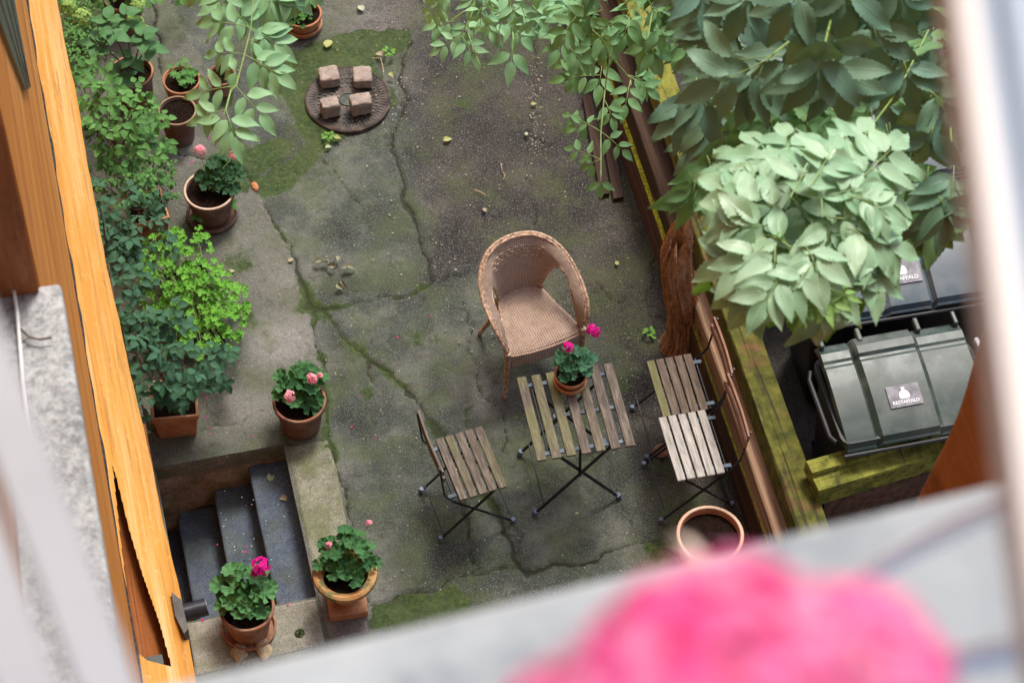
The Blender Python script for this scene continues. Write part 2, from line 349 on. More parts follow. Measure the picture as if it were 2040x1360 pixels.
# ---------------------------------------------------------------- the ground
PIT=(.050,.795,6.505,7.520)      # x0,x1,y0,y1 of the stairwell
def paving():
    st=.012; x0,x1,y0,y1=-.35,3.45,4.7,12.3
    nx=int(round((x1-x0)/st))+1; ny=int(round((y1-y0)/st))+1
    xs=x0+np.arange(nx)*st; ys=y0+np.arange(ny)*st
    X,Y=np.meshgrid(xs,ys,indexing='ij'); X=X.ravel();Y=Y.ravel()
    wx=X+(fbm(X*7,Y*7,4,3)-.5)*.09+(fbm(X*40,Y*40,2,5)-.5)*.02
    wy=Y+(fbm(X*7+50,Y*7,4,13)-.5)*.09+(fbm(X*40,Y*40+70,2,15)-.5)*.02
    crack=np.zeros_like(X); moss=np.zeros_like(X); Z=np.zeros_like(X)
    brk=np.clip((fbm(X*3.5+9,Y*3.5,4,52)-.30)*3.2,.75,1.2); brm=np.clip((fbm(X*2.6+31,Y*2.6+4,4,57)-.30)*3.6,.5,1.15); wv=.55+.9*fbm(X*11,Y*11,3,58)
    def cr(l,wd,m=0.0,mw=None,depth=1.0):
        nonlocal crack,moss
        d=segdist(wx,wy,gpts(l)); wv_=wd*wv*brk; crack=np.maximum(crack,depth*np.clip(brk,.45,1)*np.exp(-(d/wv_)**2))
        if m: moss=np.maximum(moss,m*np.clip(brm,.25,1.1)*np.exp(-(d/((mw or wd*2.5)*(.35+.75*brm)*wv))**2))
    cr([(818,85),(800,130),(795,160),(812,205),(800,240),(785,265),(790,330),(805,380),(815,430),(835,470),(850,510),(858,565)],.016,.35,.026,1.3)
    cr([(858,565),(800,588),(740,600),(690,608),(640,615)],.016,.9,.035)
    cr([(858,565),(900,552),(945,540)],.008,.4)
    cr([(530,400),(545,440),(575,500),(595,540),(605,590),(622,620),(630,690),(642,760),(655,860),(670,930),(688,1000),(694,1040),(735,1190)],.012,.8,.028)
    cr([(598,560),(612,615),(640,620)],.022,1.0,.055)
    cr([(655,860),(670,930),(690,1000),(692,1035)],.014,1.0,.034)
    cr([(640,620),(680,668),(740,720),(782,748),(815,785),(850,830),(880,868)],.020,.95,.040)
    cr([(730,715),(750,770),(735,790)],.012,.6,.03)
    cr([(880,868),(905,910),(935,955),(965,990),(990,1030),(1000,1060),(1020,1092),(1022,1112),(1045,1140)],.020,.75,.034)
    cr([(925,600),(940,650),(930,690),(951,735),(951,785),(972,800),(996,815),(1008,840),(1007,870),(1004,896)],.009,.2)
    cr([(951,790),(938,820),(930,855)],.014,.7,.028,.6)
    cr([(925,1000),(940,1060),(935,1110),(950,1128),(930,1150)],.014,.8,.03)
    cr([(1062,60),(1068,130),(1072,200),(1060,270),(1052,300),(1056,380),(1066,445)],.009,0,None,.9)
    cr([(1052,262),(1090,290),(1110,300)],.006)
    cr([(640,312),(680,360),(705,400),(735,450)],.005,.3)
    cr([(1310,505),(1300,560),(1285,590),(1292,620),(1310,660)],.010,.3)
    cr([(1285,590),(1260,570),(1240,600)],.005)
    cr([(1205,900),(1225,970),(1255,1055)],.006,.2)
    cr([(740,1197),(790,1190),(840,1176),(872,1170),(905,1152),(950,1140),(1012,1128),(1065,1132),(1110,1128),(1180,1118),(1245,1092),(1300,1080),(1420,1140)],.014,.9,.032)
    cr([(308,-20),(312,60),(320,150),(333,230),(345,300)],.012,.3)
    cr([(200,60),(215,200),(330,200)],.008,.2)
    cr([(300,862),(360,852),(430,862),(470,850),(520,822),(570,812)],.005,.1)
    cr([(600,900),(560,880)],.01,.3)
    cr([(640,1180),(652,1250)],.008,.3)
    cr([(520,380),(470,330),(330,300)],.006,.3)
    cr([(1180,560),(1250,610),(1330,640)],.004)
    for k in range(26):       # hair cracks
        a=(RNG.uniform(560,1330),RNG.uniform(300,1080)); ang=RNG.uniform(0,6.28); l=[a]
        for q in range(4): ang+=RNG.uniform(-.6,.6); a=(a[0]+35*math.cos(ang),a[1]+35*math.sin(ang)); l.append(a)
        cr(l,.0035,0,None,.6)
    def region(l,soft=.05,amp=.16):
        pts=gpts(l); d=segdist(wx,wy,pts+[pts[0]]); s=np.where(inpoly(wx,wy,pts),d,-d)+(fbm(X*9,Y*9,4,31)-.5)*amp*.5
        return np.clip(s/soft+.5,0,1)
    # mossy bed around the manhole cover
    bed=region([(505,120),(600,92),(700,62),(822,55),(815,95),(795,130),(795,165),(810,205),(800,240),(785,262),(780,290),(700,296),(640,305),(612,345),(560,385),(515,392),(500,365),(545,335),(590,310),(600,285),(560,200)],.03,.1)
    soil=region([(745,115),(815,90),(800,180),(812,205),(800,245),(782,292),(690,300),(640,298),(690,262),(760,235),(785,200)],.04)
    moss=np.maximum(moss,bed*(1-.75*soil)); crack=np.maximum(crack,soil*.45*bed)
    moss=np.maximum(moss,.95*region([(745,1205),(830,1180),(870,1172),(905,1165),(940,1195),(900,1260),(740,1260)],.03))
    moss=np.maximum(moss,.95*region([(90,-60),(215,-20),(225,40),(205,110),(190,160),(130,160)],.08))
    moss=np.maximum(moss,.7*region([(440,300),(560,270),(590,300),(540,345),(500,395),(440,380)],.1))
    moss=np.maximum(moss,.85*region([(1285,1085),(1420,1060),(1470,1160),(1300,1160)],.05))
    for (px,py,r,a) in [(480,520,.16,.6),(495,640,.13,.6),(530,610,.08,.4),(835,675,.10,.6),(870,680,.07,.5),(925,207,.09,.55),(1245,765,.09,.55),(1215,480,.12,.35),(1180,500,.09,.3),(830,410,.08,.4),(795,520,.07,.4),(735,775,.06,.6),(740,40,.06,.5),(690,705,.06,.3),(1050,360,.09,.3),(690,640,.06,.25),(430,900,.12,.35),(620,930,.2,.3),(655,1010,.15,.25),(800,640,.2,.15),(1115,1100,.12,.25),(350,880,.14,.3),(410,1170,.12,.3)]:
        c=at(px,py)[:2]; d=np.hypot(wx-c[0],wy-c[1]); moss=np.maximum(moss,a*np.clip(1.3-d/r,0,1))
    pale=np.zeros_like(X)
    for (px,py,r,a) in [(560,680,.22,.8),(590,640,.12,.5),(350,300,.16,.6),(500,810,.16,.55),(560,560,.2,.35),(470,450,.22,.35),(650,720,.12,.3),(620,930,.25,.3),(980,770,.22,.35),(715,1150,.25,.25),(700,30,.35,.45),(760,90,.15,.35),(500,1200,.5,.3)]:
        c=at(px,py)[:2]; d=np.hypot(wx-c[0],wy-c[1]); pale=np.maximum(pale,a*np.clip(1.4-d/r,0,1))
    # brown, damp tone on the far and right slabs; green grey in front
    cA=gpts([(790,60),(810,300),(850,560),(1000,560),(1180,700),(1300,1100),(1600,1100),(1600,-60),(800,-60)])
    d=segdist(wx,wy,cA+[cA[0]]); tone=np.clip(np.where(inpoly(wx,wy,cA),d,-d)/.35+.4,0,1)
    tone=np.clip(tone+region([(560,-60),(830,-60),(820,60),(700,70),(590,95)],.05)*.8,0,1)
    stripL=gpts([(100,-100),(300,-100),(545,440),(605,600),(645,770),(694,1040),(735,1197),(650,1300),(200,1400)])
    strip=inpoly(wx,wy,stripL).astype(float)
    Z+=-.020*np.clip(crack*1.2,0,1)+(fbm(X*3,Y*3,4,40)-.5)*.012+(fbm(X*30,Y*30,3,41)-.5)*.003
    Z+=-.012*bed+.013*moss*fbm(X*45,Y*45,3,44)+strip*.012
    me=bpy.data.meshes.new('courtyard_paving')
    idx=np.arange(nx*ny).reshape(nx,ny)
    q=np.stack([idx[:-1,:-1],idx[1:,:-1],idx[1:,1:],idx[:-1,1:]],-1).reshape(-1,4)
    cx=X[q].mean(1); cy=Y[q].mean(1)
    keep=~((cx>PIT[0])&(cx<PIT[1])&(cy>PIT[2])&(cy<PIT[3])); q=q[keep]
    me.vertices.add(len(X)); me.vertices.foreach_set('co',np.stack([X,Y,Z],-1).ravel())
    me.loops.add(q.size); me.loops.foreach_set('vertex_index',q.ravel().astype(np.int32))
    me.polygons.add(len(q)); me.polygons.foreach_set('loop_start',np.arange(len(q),dtype=np.int32)*4)
    me.update(calc_edges=True); me.polygons.foreach_set('use_smooth',np.ones(len(q),bool))
    for n,a in (('moss',moss),('crack',crack),('pale',pale),('tone',tone),('strip',strip)):
        at_=me.attributes.new(n,'FLOAT','POINT'); at_.data.foreach_set('value',a.astype(np.float32))
    s=NT('old_concrete'); c=s.co()
    n1=s.noise(c,2.2,8,.65); n2=s.noise(c,14,8,.7); n3=s.noise(c,120,4,.7); n4=s.noise(c,45,6,.8)
    A=s.ramp(n1,(.38,(.022,.027,.020)),(.5,(.055,.066,.052)),(.62,(.118,.126,.096)))
    B=s.ramp(n1,(.38,(.014,.011,.009)),(.5,(.031,.026,.021)),(.62,(.064,.053,.043)))
    col=s.mix(s.attr('tone'),A,B)
    col=s.mix(s.math('MULTIPLY',s.attr('strip'),.55),col,s.ramp(n2,(.35,(.09,.088,.06)),(.65,(.22,.21,.155))))
    col=s.mix(s.math('MULTIPLY',s.attr('pale'),s.ramp(n4,(.35,.3),(.65,1.0))),col,(.36,.33,.30))
    col=s.mix(s.ramp(n2,(.50,0.0),(.66,.55)),col,(.045,.042,.034))
    col=s.mix(s.ramp(s.noise(c,30,8,.8,.4),(.60,0.0),(.70,.5)),col,(.03,.028,.022))
    col=s.mix(s.ramp(n3,(.54,0.0),(.68,.6)),col,(.36,.34,.29)); col=s.mix(s.ramp(s.noise(c,75,3,.6),(.6,0.0),(.7,.45)),col,(.30,.29,.24))
    col=s.mix(s.ramp(n3,(.28,.5),(.42,0.0)),col,(.03,.028,.022))
    mo=s.math('ADD',s.attr('moss'),s.math('MULTIPLY',s.math('SUBTRACT',s.math('ADD',s.math('MULTIPLY',n2,.5),s.math('MULTIPLY',n4,.5)),.5),1.9))
    mcol=s.ramp(s.noise(c,42,7,.8),(.34,(.010,.020,.004)),(.5,(.036,.064,.010)),(.68,(.095,.135,.022)))
    mcol=s.mix(s.ramp(s.noise(c,5,5),(.5,0.0),(.7,.6)),mcol,(.06,.085,.03))
    col=s.mix(s.ramp(mo,(.38,0.0),(.62,.95)),col,mcol)
    thin=s.ramp(s.noise(c,2.6,8,.7),(.47,0.0),(.60,.6))
    col=s.mix(s.math('MULTIPLY',thin,s.ramp(n4,(.35,.3),(.6,1.0))),col,(.085,.11,.03))
    ck=s.math('ADD',s.attr('crack'),s.math('MULTIPLY',s.math('SUBTRACT',n4,.5),.5))
    dk=s.mix(s.attr('moss'),(.022,.017,.013),(.030,.040,.010))
    col=s.mix(s.ramp(ck,(.46,0.0),(.66,.85)),col,dk)
    b=s.bump(n3,.9,.010); s.bump(s.noise(c,25,6,.7),.6,.016,b)
    s.fin(col,s.ramp(n2,(.3,.62),(.7,.9)),.35)
    o=link('courtyard_paving',me,None,s.m); struct(o)
paving()
def ground():
    s=MB(); B=60
    x0,x1,y0,y1=PIT
    for (a,b,c,d) in [(-B,x0,-B,B),(x1,B,-B,B),(x0,x1,-B,y0),(x0,x1,y1,B)]:
        s.add([(a,c,-.045),(b,c,-.045),(b,d,-.045),(a,d,-.045)],[(0,1,2,3)])
    struct(s.build('ground',m_stone('far_paving',(.20,.185,.165),(.05,.05,.04),3,.4,.3)))
ground()
def stairwell():
    x0,x1,y0,y1=PIT
    def strip_wall(name,a,b,zt,zb,nrm,mat):
        # rough stone wall face as a displaced grid with thickness
        n=40;m=30; s=MB(); vs=[];fs=[]
        for i in range(n+1):
            for j in range(m+1):
                x=a[0]+(b[0]-a[0])*i/n; y=a[1]+(b[1]-a[1])*i/n; z=zt+(zb-zt)*j/m
                dd=(fbm(np.array([x*5+y*5]),np.array([z*6]),4,77)[0]-.5)*.13*min(1,j/4)
                vs.append((x+nrm[0]*dd,y+nrm[1]*dd,z))
        for i in range(n):
            for j in range(m): fs.append((i*(m+1)+j,(i+1)*(m+1)+j,(i+1)*(m+1)+j+1,i*(m+1)+j+1))
        s.add(vs,fs); return struct(s.build(name,mat,smooth=True))
    strip_wall('stairwell_wall',(x0-.3,y1+.012),(x1+.02,y1+.012),-.13,-1.4,(0,-1),PITST)
    strip_wall('stairwell_wall',(x1+.008,y0-.02),(x1+.008,y1+.03),.0,-1.4,(-.3,0),PITST)
    strip_wall('stairwell_wall',(x0-.3,y0-.008),(x1+.02,y0-.008),.0,-1.4,(0,.3),PITST)
    s=MB(); s.box(((x0+x1)/2-.1,y1+.165,-.062),(x1-x0+.36,.33,.13))
    struct(s.build('stairwell_coping',m_stone('stained_coping',(.20,.18,.14),(.05,.045,.035),8,.7,.6),bevel=.012))
    edges=[x1+.05,.575,.355,.125,-.06,-.3]; zt=[-.17,-.36,-.55,-.74,-.92]
    for k in range(5):
        s=MB(); a,b=edges[k+1],edges[k]; n=10
        prof=[]
        for i in range(n+1):
            y=y0-.03+(y1-y0+.06)*i/n; wob=.0015*math.sin(i*1.7+k)+(.014 if i>=n and k else 0)
            prof.append((a+wob,y))
        poly=prof+[(b+.06,y1+.03),(b+.06,y0-.03)]
        s.prism(poly,zt[k]-.6,zt[k]); struct(s.build('stone_step',STEPST,bevel=.014))
    s=MB(); s.box((.2,7,-1.45),(2,2,.1)); struct(s.build('stairwell_floor',PITST))
    # pale kerb stones round the near and yard side of the stairwell
    s=MB(); P=[at(628,1165),at(742,1198),at(752,1228),at(655,1256)]
    kx=x1+.012
    s.prism([(kx,6.60),(1.035,6.63),(1.06,7.28),(1.045,7.50),(kx,7.50)],-.3,.018)
    struct(s.build('kerbstone',m_stone('mossy_kerbstone',(.22,.21,.15),(.055,.055,.035),9,.6,.6),bevel=.014))
    s=MB(); s.prism([(.80,6.22),(1.03,6.22),(1.04,6.60),(.80,6.585)],-.3,.014)
    struct(s.build('kerbstone',m_stone('grey_kerbstone',(.17,.145,.13),(.06,.05,.045),9,.5,.2),bevel=.014))
    s=MB(); s.prism([(.06,6.16),(.785,6.20),(.785,6.49),(.06,6.49)],-.3,.022)
    struct(s.build('kerbstone',KERBST,bevel=.016))
stairwell()

# ---------------------------------------------------------------- buildings round the yard
def left_building():
    b=thing('ocher_building','ocher limewashed wing wall running along the left side of the courtyard','building',(-.6,6,0))
    s=MB(); s.box((-1.17,9.265,8.55),(2,11.47,10.9)); s.box((-1.17,1.965,5.06),(2,3.13,3.92)); s.box((-1.17,1.965,11.5),(2,3.13,4.6))
    s.box((-1.62,1.96,8.1),(1.1,3.11,2.2))
    s.build('upper_wall',OCHER_D,b,world=True)
    # projecting string course: top is a slightly uneven sloping ledge with a torn open triangle above the cellar door
    right=[(112,0),(150,180),(176,330),(197,450),(222,570),(250,700),(275,800),(298,910),(322,1020),(345,1120),(372,1245),(392,1360),(405,1420)]
    zR=2.86; zL=3.10
    def xedge(y):
        pts=[at(*p,zR) for p in right]; ys=[p[1] for p in pts][::-1]; xs=[p[0] for p in pts][::-1]
        return np.interp(y,ys,xs)
    s=MB(); ys=list(np.arange(2.2,14.0,.06)); n=len(ys); m=6
    tri=[tuple(at(x,y,2.97)[:2]) for x,y in [(228,945),(236,970),(258,1060),(285,1150),(318,1240),(341,1322),(300,1332),(268,1320),(258,1200),(243,1080)]]
    vs=[]
    for y in ys:
        xe=xedge(y)+.0025*math.sin(y*9)+.0012*math.sin(y*31)
        for j in range(m+1):
            t=j/m; vs.append((-.185+(xe+.185)*t,y,zL+(zR-zL)*t-(.012 if j==m else 0)))
    fs=[]
    for i in range(n-1):
        for j in range(m): fs.append((i*(m+1)+j,i*(m+1)+j+1,(i+1)*(m+1)+j+1,(i+1)*(m+1)+j))
    # finer mesh near the opening: subdivide and drop faces
    me=bpy.data.meshes.new('x'); me.from_pydata(vs,[],fs); bm=bmesh.new(); bm.from_mesh(me)
    ne=[e for e in bm.edges if 4.4<e.verts[0].co.y<6.1 and 4.4<e.verts[1].co.y<6.1]
    bmesh.ops.subdivide_edges(bm,edges=ne,cuts=9,use_grid_fill=True)
    X=np.array([f.calc_center_median()[0] for f in bm.faces]);Y=np.array([f.calc_center_median()[1] for f in bm.faces])
    ins=inpoly(X,Y,tri); bm.faces.ensure_lookup_table()
    bmesh.ops.delete(bm,geom=[bm.faces[i] for i in np.nonzero(ins)[0]],context='FACES'); bm.to_mesh(me); bm.free()
    s=MB(); s.add([v.co for v in me.vertices],[tuple(p.vertices) for p in me.polygons])
    # outer lip face
    vs=[];
    for y in ys:
        xe=xedge(y)+.0025*math.sin(y*9)+.0012*math.sin(y*31); vs+= [(xe,y,zR-.012),(xe-.02,y,zR-.20),(-.2,y,zR-.24)]
    s.add(vs,[(i*3+j,i*3+j+1,(i+1)*3+j+1,(i+1)*3+j) for i in range(n-1) for j in range(2)])
    s.build('string_course',OCHER,b,world=True)
    # dark gap line at the back of the ledge
    s=MB(); s.tube([(-.170+.003*math.sin(y*7)+.002*math.sin(y*19),y,3.098) for y in np.arange(2.3,13.8,.10)],[.005+.004*abs(math.sin(k*.9)) for k in range(len(np.arange(2.3,13.8,.10)))],6)
    s.build('open_joint',m_simple('joint_dirt',(.035,.028,.024),.9,.3,30),b,world=True)
    s=MB(); s.box((-.50,5.1,2.80),(.62,1.7,.01)); s.add([(-.2,4.2,2.99),(-.2,6.0,2.99),(.03,6.0,2.76),(.03,4.2,2.76)],[(0,1,2,3)]);
    s.build('door_recess',BROWN,b,world=True)
    s=MB(); s.box((-.12,4.70,2.935),(.10,.12,.012)); s.build('lead_flashing',m_simple('lead',(.05,.06,.05),.6,.1),b,world=True)
    # wall below the string course with its foot
    s=MB(); s.box((-1.03,9.2,1.0),(2,7.4,3.3)); s.box((-.985,6.1,-.5),(2,2.75,2.2)); s.box((-1.03,6.1,1.6),(2,2.75,2.2))
    s.build('base_wall',OCHER_D,b,world=True)
    # window of the wing: reveal, stone sill, green louvred window further along
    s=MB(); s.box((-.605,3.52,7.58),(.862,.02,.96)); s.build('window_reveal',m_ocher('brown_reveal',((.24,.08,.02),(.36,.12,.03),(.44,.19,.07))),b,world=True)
    s=MB(); s.box((-.556,2.065,7.10),(.87,2.93,.10)); s.build('stone_window_sill',SILLSTONE,b,bevel=.012,world=True)
    s=MB(); q=[( -.166,)+(0,0)]
    def onwall(x,y,X=-.17):
        d=FW*FPX+CR*(x-IW/2)+CD*(y-IH/2); t=X/d[0]; return CP+d*t
    A=onwall(-30,-10); Bp=onwall(20,-10); C_=onwall(54,172); D_=onwall(44,180)
    s=MB(); 
    s.add([A+[.0,0,0],Bp,C_,D_,A-[.05,0,0],Bp-[.05,0,0],C_-[.05,0,0],D_-[.05,0,0]],[(0,1,2,3),(4,7,6,5),(0,4,5,1),(1,5,6,2),(2,6,7,3),(3,7,4,0)])
    s.v=[(a+.012,b_,c) for a,b_,c in s.v]
    w_=s.build('louvred_shutter',m_simple('dark_green_paint',(.045,.06,.045),.45,.1),b,world=True)
    s=MB()
    for k in range(3):
        t0=.25+.25*k; p0=A*(1-t0)+Bp*t0; p1=D_*(1-t0)+C_*t0
        s.tube([p0+[.014,0,0],p1+[.014,0,0]],.0035,6)
    o=s.build('louvre_edge',m_simple('pale_green_paint',(.25,.28,.24),.5,.1),w_); 
    for v in o.data.vertices: v.co-=Vector(shift(b))
left_building()
def unit2(v): v=np.array([v[0],v[1],0.]); return v/np.linalg.norm(v)
def own_facade():
    b=thing('window_facade','pale wall that carries the open window above the courtyard','building',(0,.3,0))
    s=MB(); s.box((2,.2,5.3),(4.3,.5,10.62)); s.box((2.85,.2,11.9),(3.9,.5,2.6)); s.box((2,.2,13.5),(4.6,.5,.6))
    s.build('wall',m_simple('pale_render',(.6,.5,.36),.8,.1),b,world=True)
    e0=at(300,1362,10.7); e1=at(2060,935,10.7); s=MB(); s.prism([(-.14,.2),(.93,.2),(.93,e1[1]+(e1[1]-e0[1])*1.0),(e1[0],e1[1]),(e0[0],e0[1]),(-.14,e0[1])],10.61,10.7)
    st=NT('pale_stone_sill'); c=st.co(); n=st.noise(c,14,6,.6); n2=st.noise(c,9,5,.6,.4)
    a=st.ramp(n,(.3,(.30,.325,.34)),(.7,(.42,.45,.46))); a=st.mix(st.ramp(n2,(.55,0.0),(.68,.8)),a,(.17,.20,.22)); st.fin(a,.8,.3)
    s.build('window_sill',st.m,b,bevel=.008,world=True)
    # two casements folded outwards
    def case(name,p0,p1,z0,z1,out,th=.036):
        s=MB(); p0=Vector(p0);p1=Vector(p1); d=(p1-p0); L=d.length; d.normalize(); ang=math.atan2(d.y,d.x)
        M=Matrix.Rotation(ang,3,'Z'); mid=(p0+p1)/2; H=z1-z0; o=Vector(out)*th/2
        s.box((mid.x+o.x,mid.y+o.y,z0+.035),(L,th,.07),M)
        s.box((p0.x+d.x*.025+o.x,p0.y+d.y*.025+o.y,(z0+z1)/2+.036),(.05,th*.98,H-.07),M); s.box((p1.x-d.x*.025+o.x,p1.y-d.y*.025+o.y,(z0+z1)/2+.036),(.05,th*.98,H-.07),M)
        s.box((mid.x+o.x,mid.y+o.y,z1-.035),(L-.1,th*.96,.07),M)
        f=s.build(name,FRAMEW,b,bevel=.004,world=True)
        g=MB(); g.box((mid.x+o.x,mid.y+o.y,(z0+z1)/2),(L-.1,.004,H-.14),M)
        gm=NT('glass'); gm.fin((.8,.85,.87),.02,.5); gm.p.inputs['Transmission Weight'].default_value=1
        go=g.build('window_pane',gm.m,f); 
        for v in go.data.vertices: v.co-=Vector(shift(b))
        e=MB(); e.bar(p0+Vector((0,0,z0+.012))-Vector(out)*.004,p1+Vector((0,0,z0+.012))-Vector(out)*.004,.004,.024)
        eo=e.build('bare_wood_edge',FRAMEB,f)
        for v in eo.data.vertices: v.co-=Vector(shift(b))
        return f
    P0=at(1906,-60,11.2); P1=at(2064,1120,11.2); d=unit2(P1-P0); nn=np.array([-d[1],d[0],0]); nn*=np.sign(nn[0])
    a=P0-d*.12; b2=P1+d*.10
    s=MB(); s.prism([(a+nn*0)[:2],(b2+nn*0)[:2],(b2+nn*.11)[:2],(a+nn*.11)[:2]],11.182,11.200); s.prism([(a+nn*.012)[:2],(b2+nn*.012)[:2],(b2+nn*.11)[:2],(a+nn*.11)[:2]],11.2,11.207)
    f=s.build('casement_rail',FRAMEW,b,bevel=.003,world=True)
    s=MB(); s.prism([(a-nn*.003)[:2],(b2-nn*.003)[:2],(b2+nn*.005)[:2],(a+nn*.005)[:2]],11.178,11.2035); eo=s.build('bare_wood_edge',FRAMEB,f)
    for v in eo.data.vertices: v.co-=Vector(shift(b))
    Q0=at(-30,560,11.0); Q1=at(292,1400,11.0); d=unit2(Q1-Q0); nn=np.array([-d[1],d[0],0]); nn*=-np.sign(nn[0]); a=Q0-d*.10; b2=Q1+d*.12
    s=MB()
    for k,(o0,o1,z0,z1) in enumerate([(0,.022,10.985,11.0),(.026,.05,10.98,10.995),(.05,.12,10.98,11.002)]): s.prism([(a+nn*o0)[:2],(b2+nn*o0)[:2],(b2+nn*o1)[:2],(a+nn*o1)[:2]],z0,z1)
    s.build('casement_rail',m_simple('lilac_grey_paint',(.34,.345,.36),.5,.04,4),b,bevel=.002,world=True)
    s=MB(); s.tube([V(1600,1215,10.93),V(1700,1160,10.94),V(1790,1112,10.95),V(1880,1062,10.97),V(2010,1003,11.0),V(2060,985,11.02)],.0042,12)
    s.tube([V(1560,1238,10.90),V(1600,1215,10.93)],.0045,12)
    s.build('window_stay',STAYW,b,smooth=True,world=True)
    s=MB(); s.tube([V(1700,1375,11.0),V(1850,1330,11.0),V(2080,1290,11.0)],.006,8); s.build('sash_bar',STAYW,b,smooth=True,world=True)
own_facade()
def right_wing():
    b=thing('brown_wing','rust brown plastered building corner at the right edge beside the waste bins','building',(2.6,1.8,0))
    s=MB(); cx,cy=1.90,2.84; pts=[(4.5,.42),(4.5,cy)]
    for k in range(9):
        a=math.pi/2+math.pi/2*k/8; pts.append((cx+.05+.05*math.cos(a),cy-.05+.05*math.sin(a)))
    pts.append((cx,.455))
    n=len(pts); vs=[];fs=[];zs=np.arange(0,14.3,.12)
    for z in zs:
        for i,(x,y) in enumerate(pts):
            k=(2<=i<n-1)*.02*math.sin(z*2.1+1)+(2<=i<n-1)*.012*math.sin(z*7); vs.append((x-k,y,z))
    for j in range(len(zs)-1):
        for i in range(n): fs.append((j*n+i,j*n+(i+1)%n,(j+1)*n+(i+1)%n,(j+1)*n+i))
    s.add(vs,[f for f in fs]+[tuple(range((len(zs)-1)*n,len(zs)*n))])
    s.build('wall',BROWN,b,smooth=True,world=True)
right_wing()
def small_wall_things():
    t=thing('drain_outlet','short black plastic pipe stub sticking out over the cellar steps','pipe',tuple(at(365,1220,2.2)))
    s=MB(); a=V(350,1224,2.2); d=(V(412,1208,2.2)-a)
    s.tube([a,a+d],.040,24); s.tube([a+d*.60,a+d*.72],.043,24); s.build('pipe',m_simple('black_plastic',(.02,.02,.025),.35,.1),t,smooth=True,world=True)
    s=MB(); s.tube([a+d*.985,a+d*1.004],.041,24); s.tube([a+d*1.0,a+d*1.01],.033,24); s.build('pipe_mouth',m_simple('grey_rim',(.15,.16,.17),.4,.1),t,smooth=True,world=True)
    s=MB(); s.prism([tuple(at(x,y,2.9)[:2]) for x,y in [(342,1185),(362,1200),(376,1258),(368,1268),(350,1232)]],2.6,2.93)
    s.build('bracket',m_simple('rusty_bracket',(.07,.06,.05),.6,.2),t,world=True)
    s=MB(); s.tube([V(x,y,7.17) for x,y in [(8,470),(20,520),(24,560),(34,620),(40,690),(46,760),(56,830),(70,900)]],.0045,8)
    tag(s.build('cable',m_simple('pale_cable',(.75,.74,.72),.5,.05),smooth=True),'pale cable lying along the grey stone sill of the ocher wall','cable')
    s=MB(); s.tube([V(x,y,7.17) for x,y in [(40,655),(60,672),(80,676),(103,672)]],.003,6); s.tube([V(58,670,7.17),V(42,684,7.17)],.002,6)
    tag(s.build('twig',STEM_BR),'small dark forked twig beside the cable on the stone sill','twig')
small_wall_things()

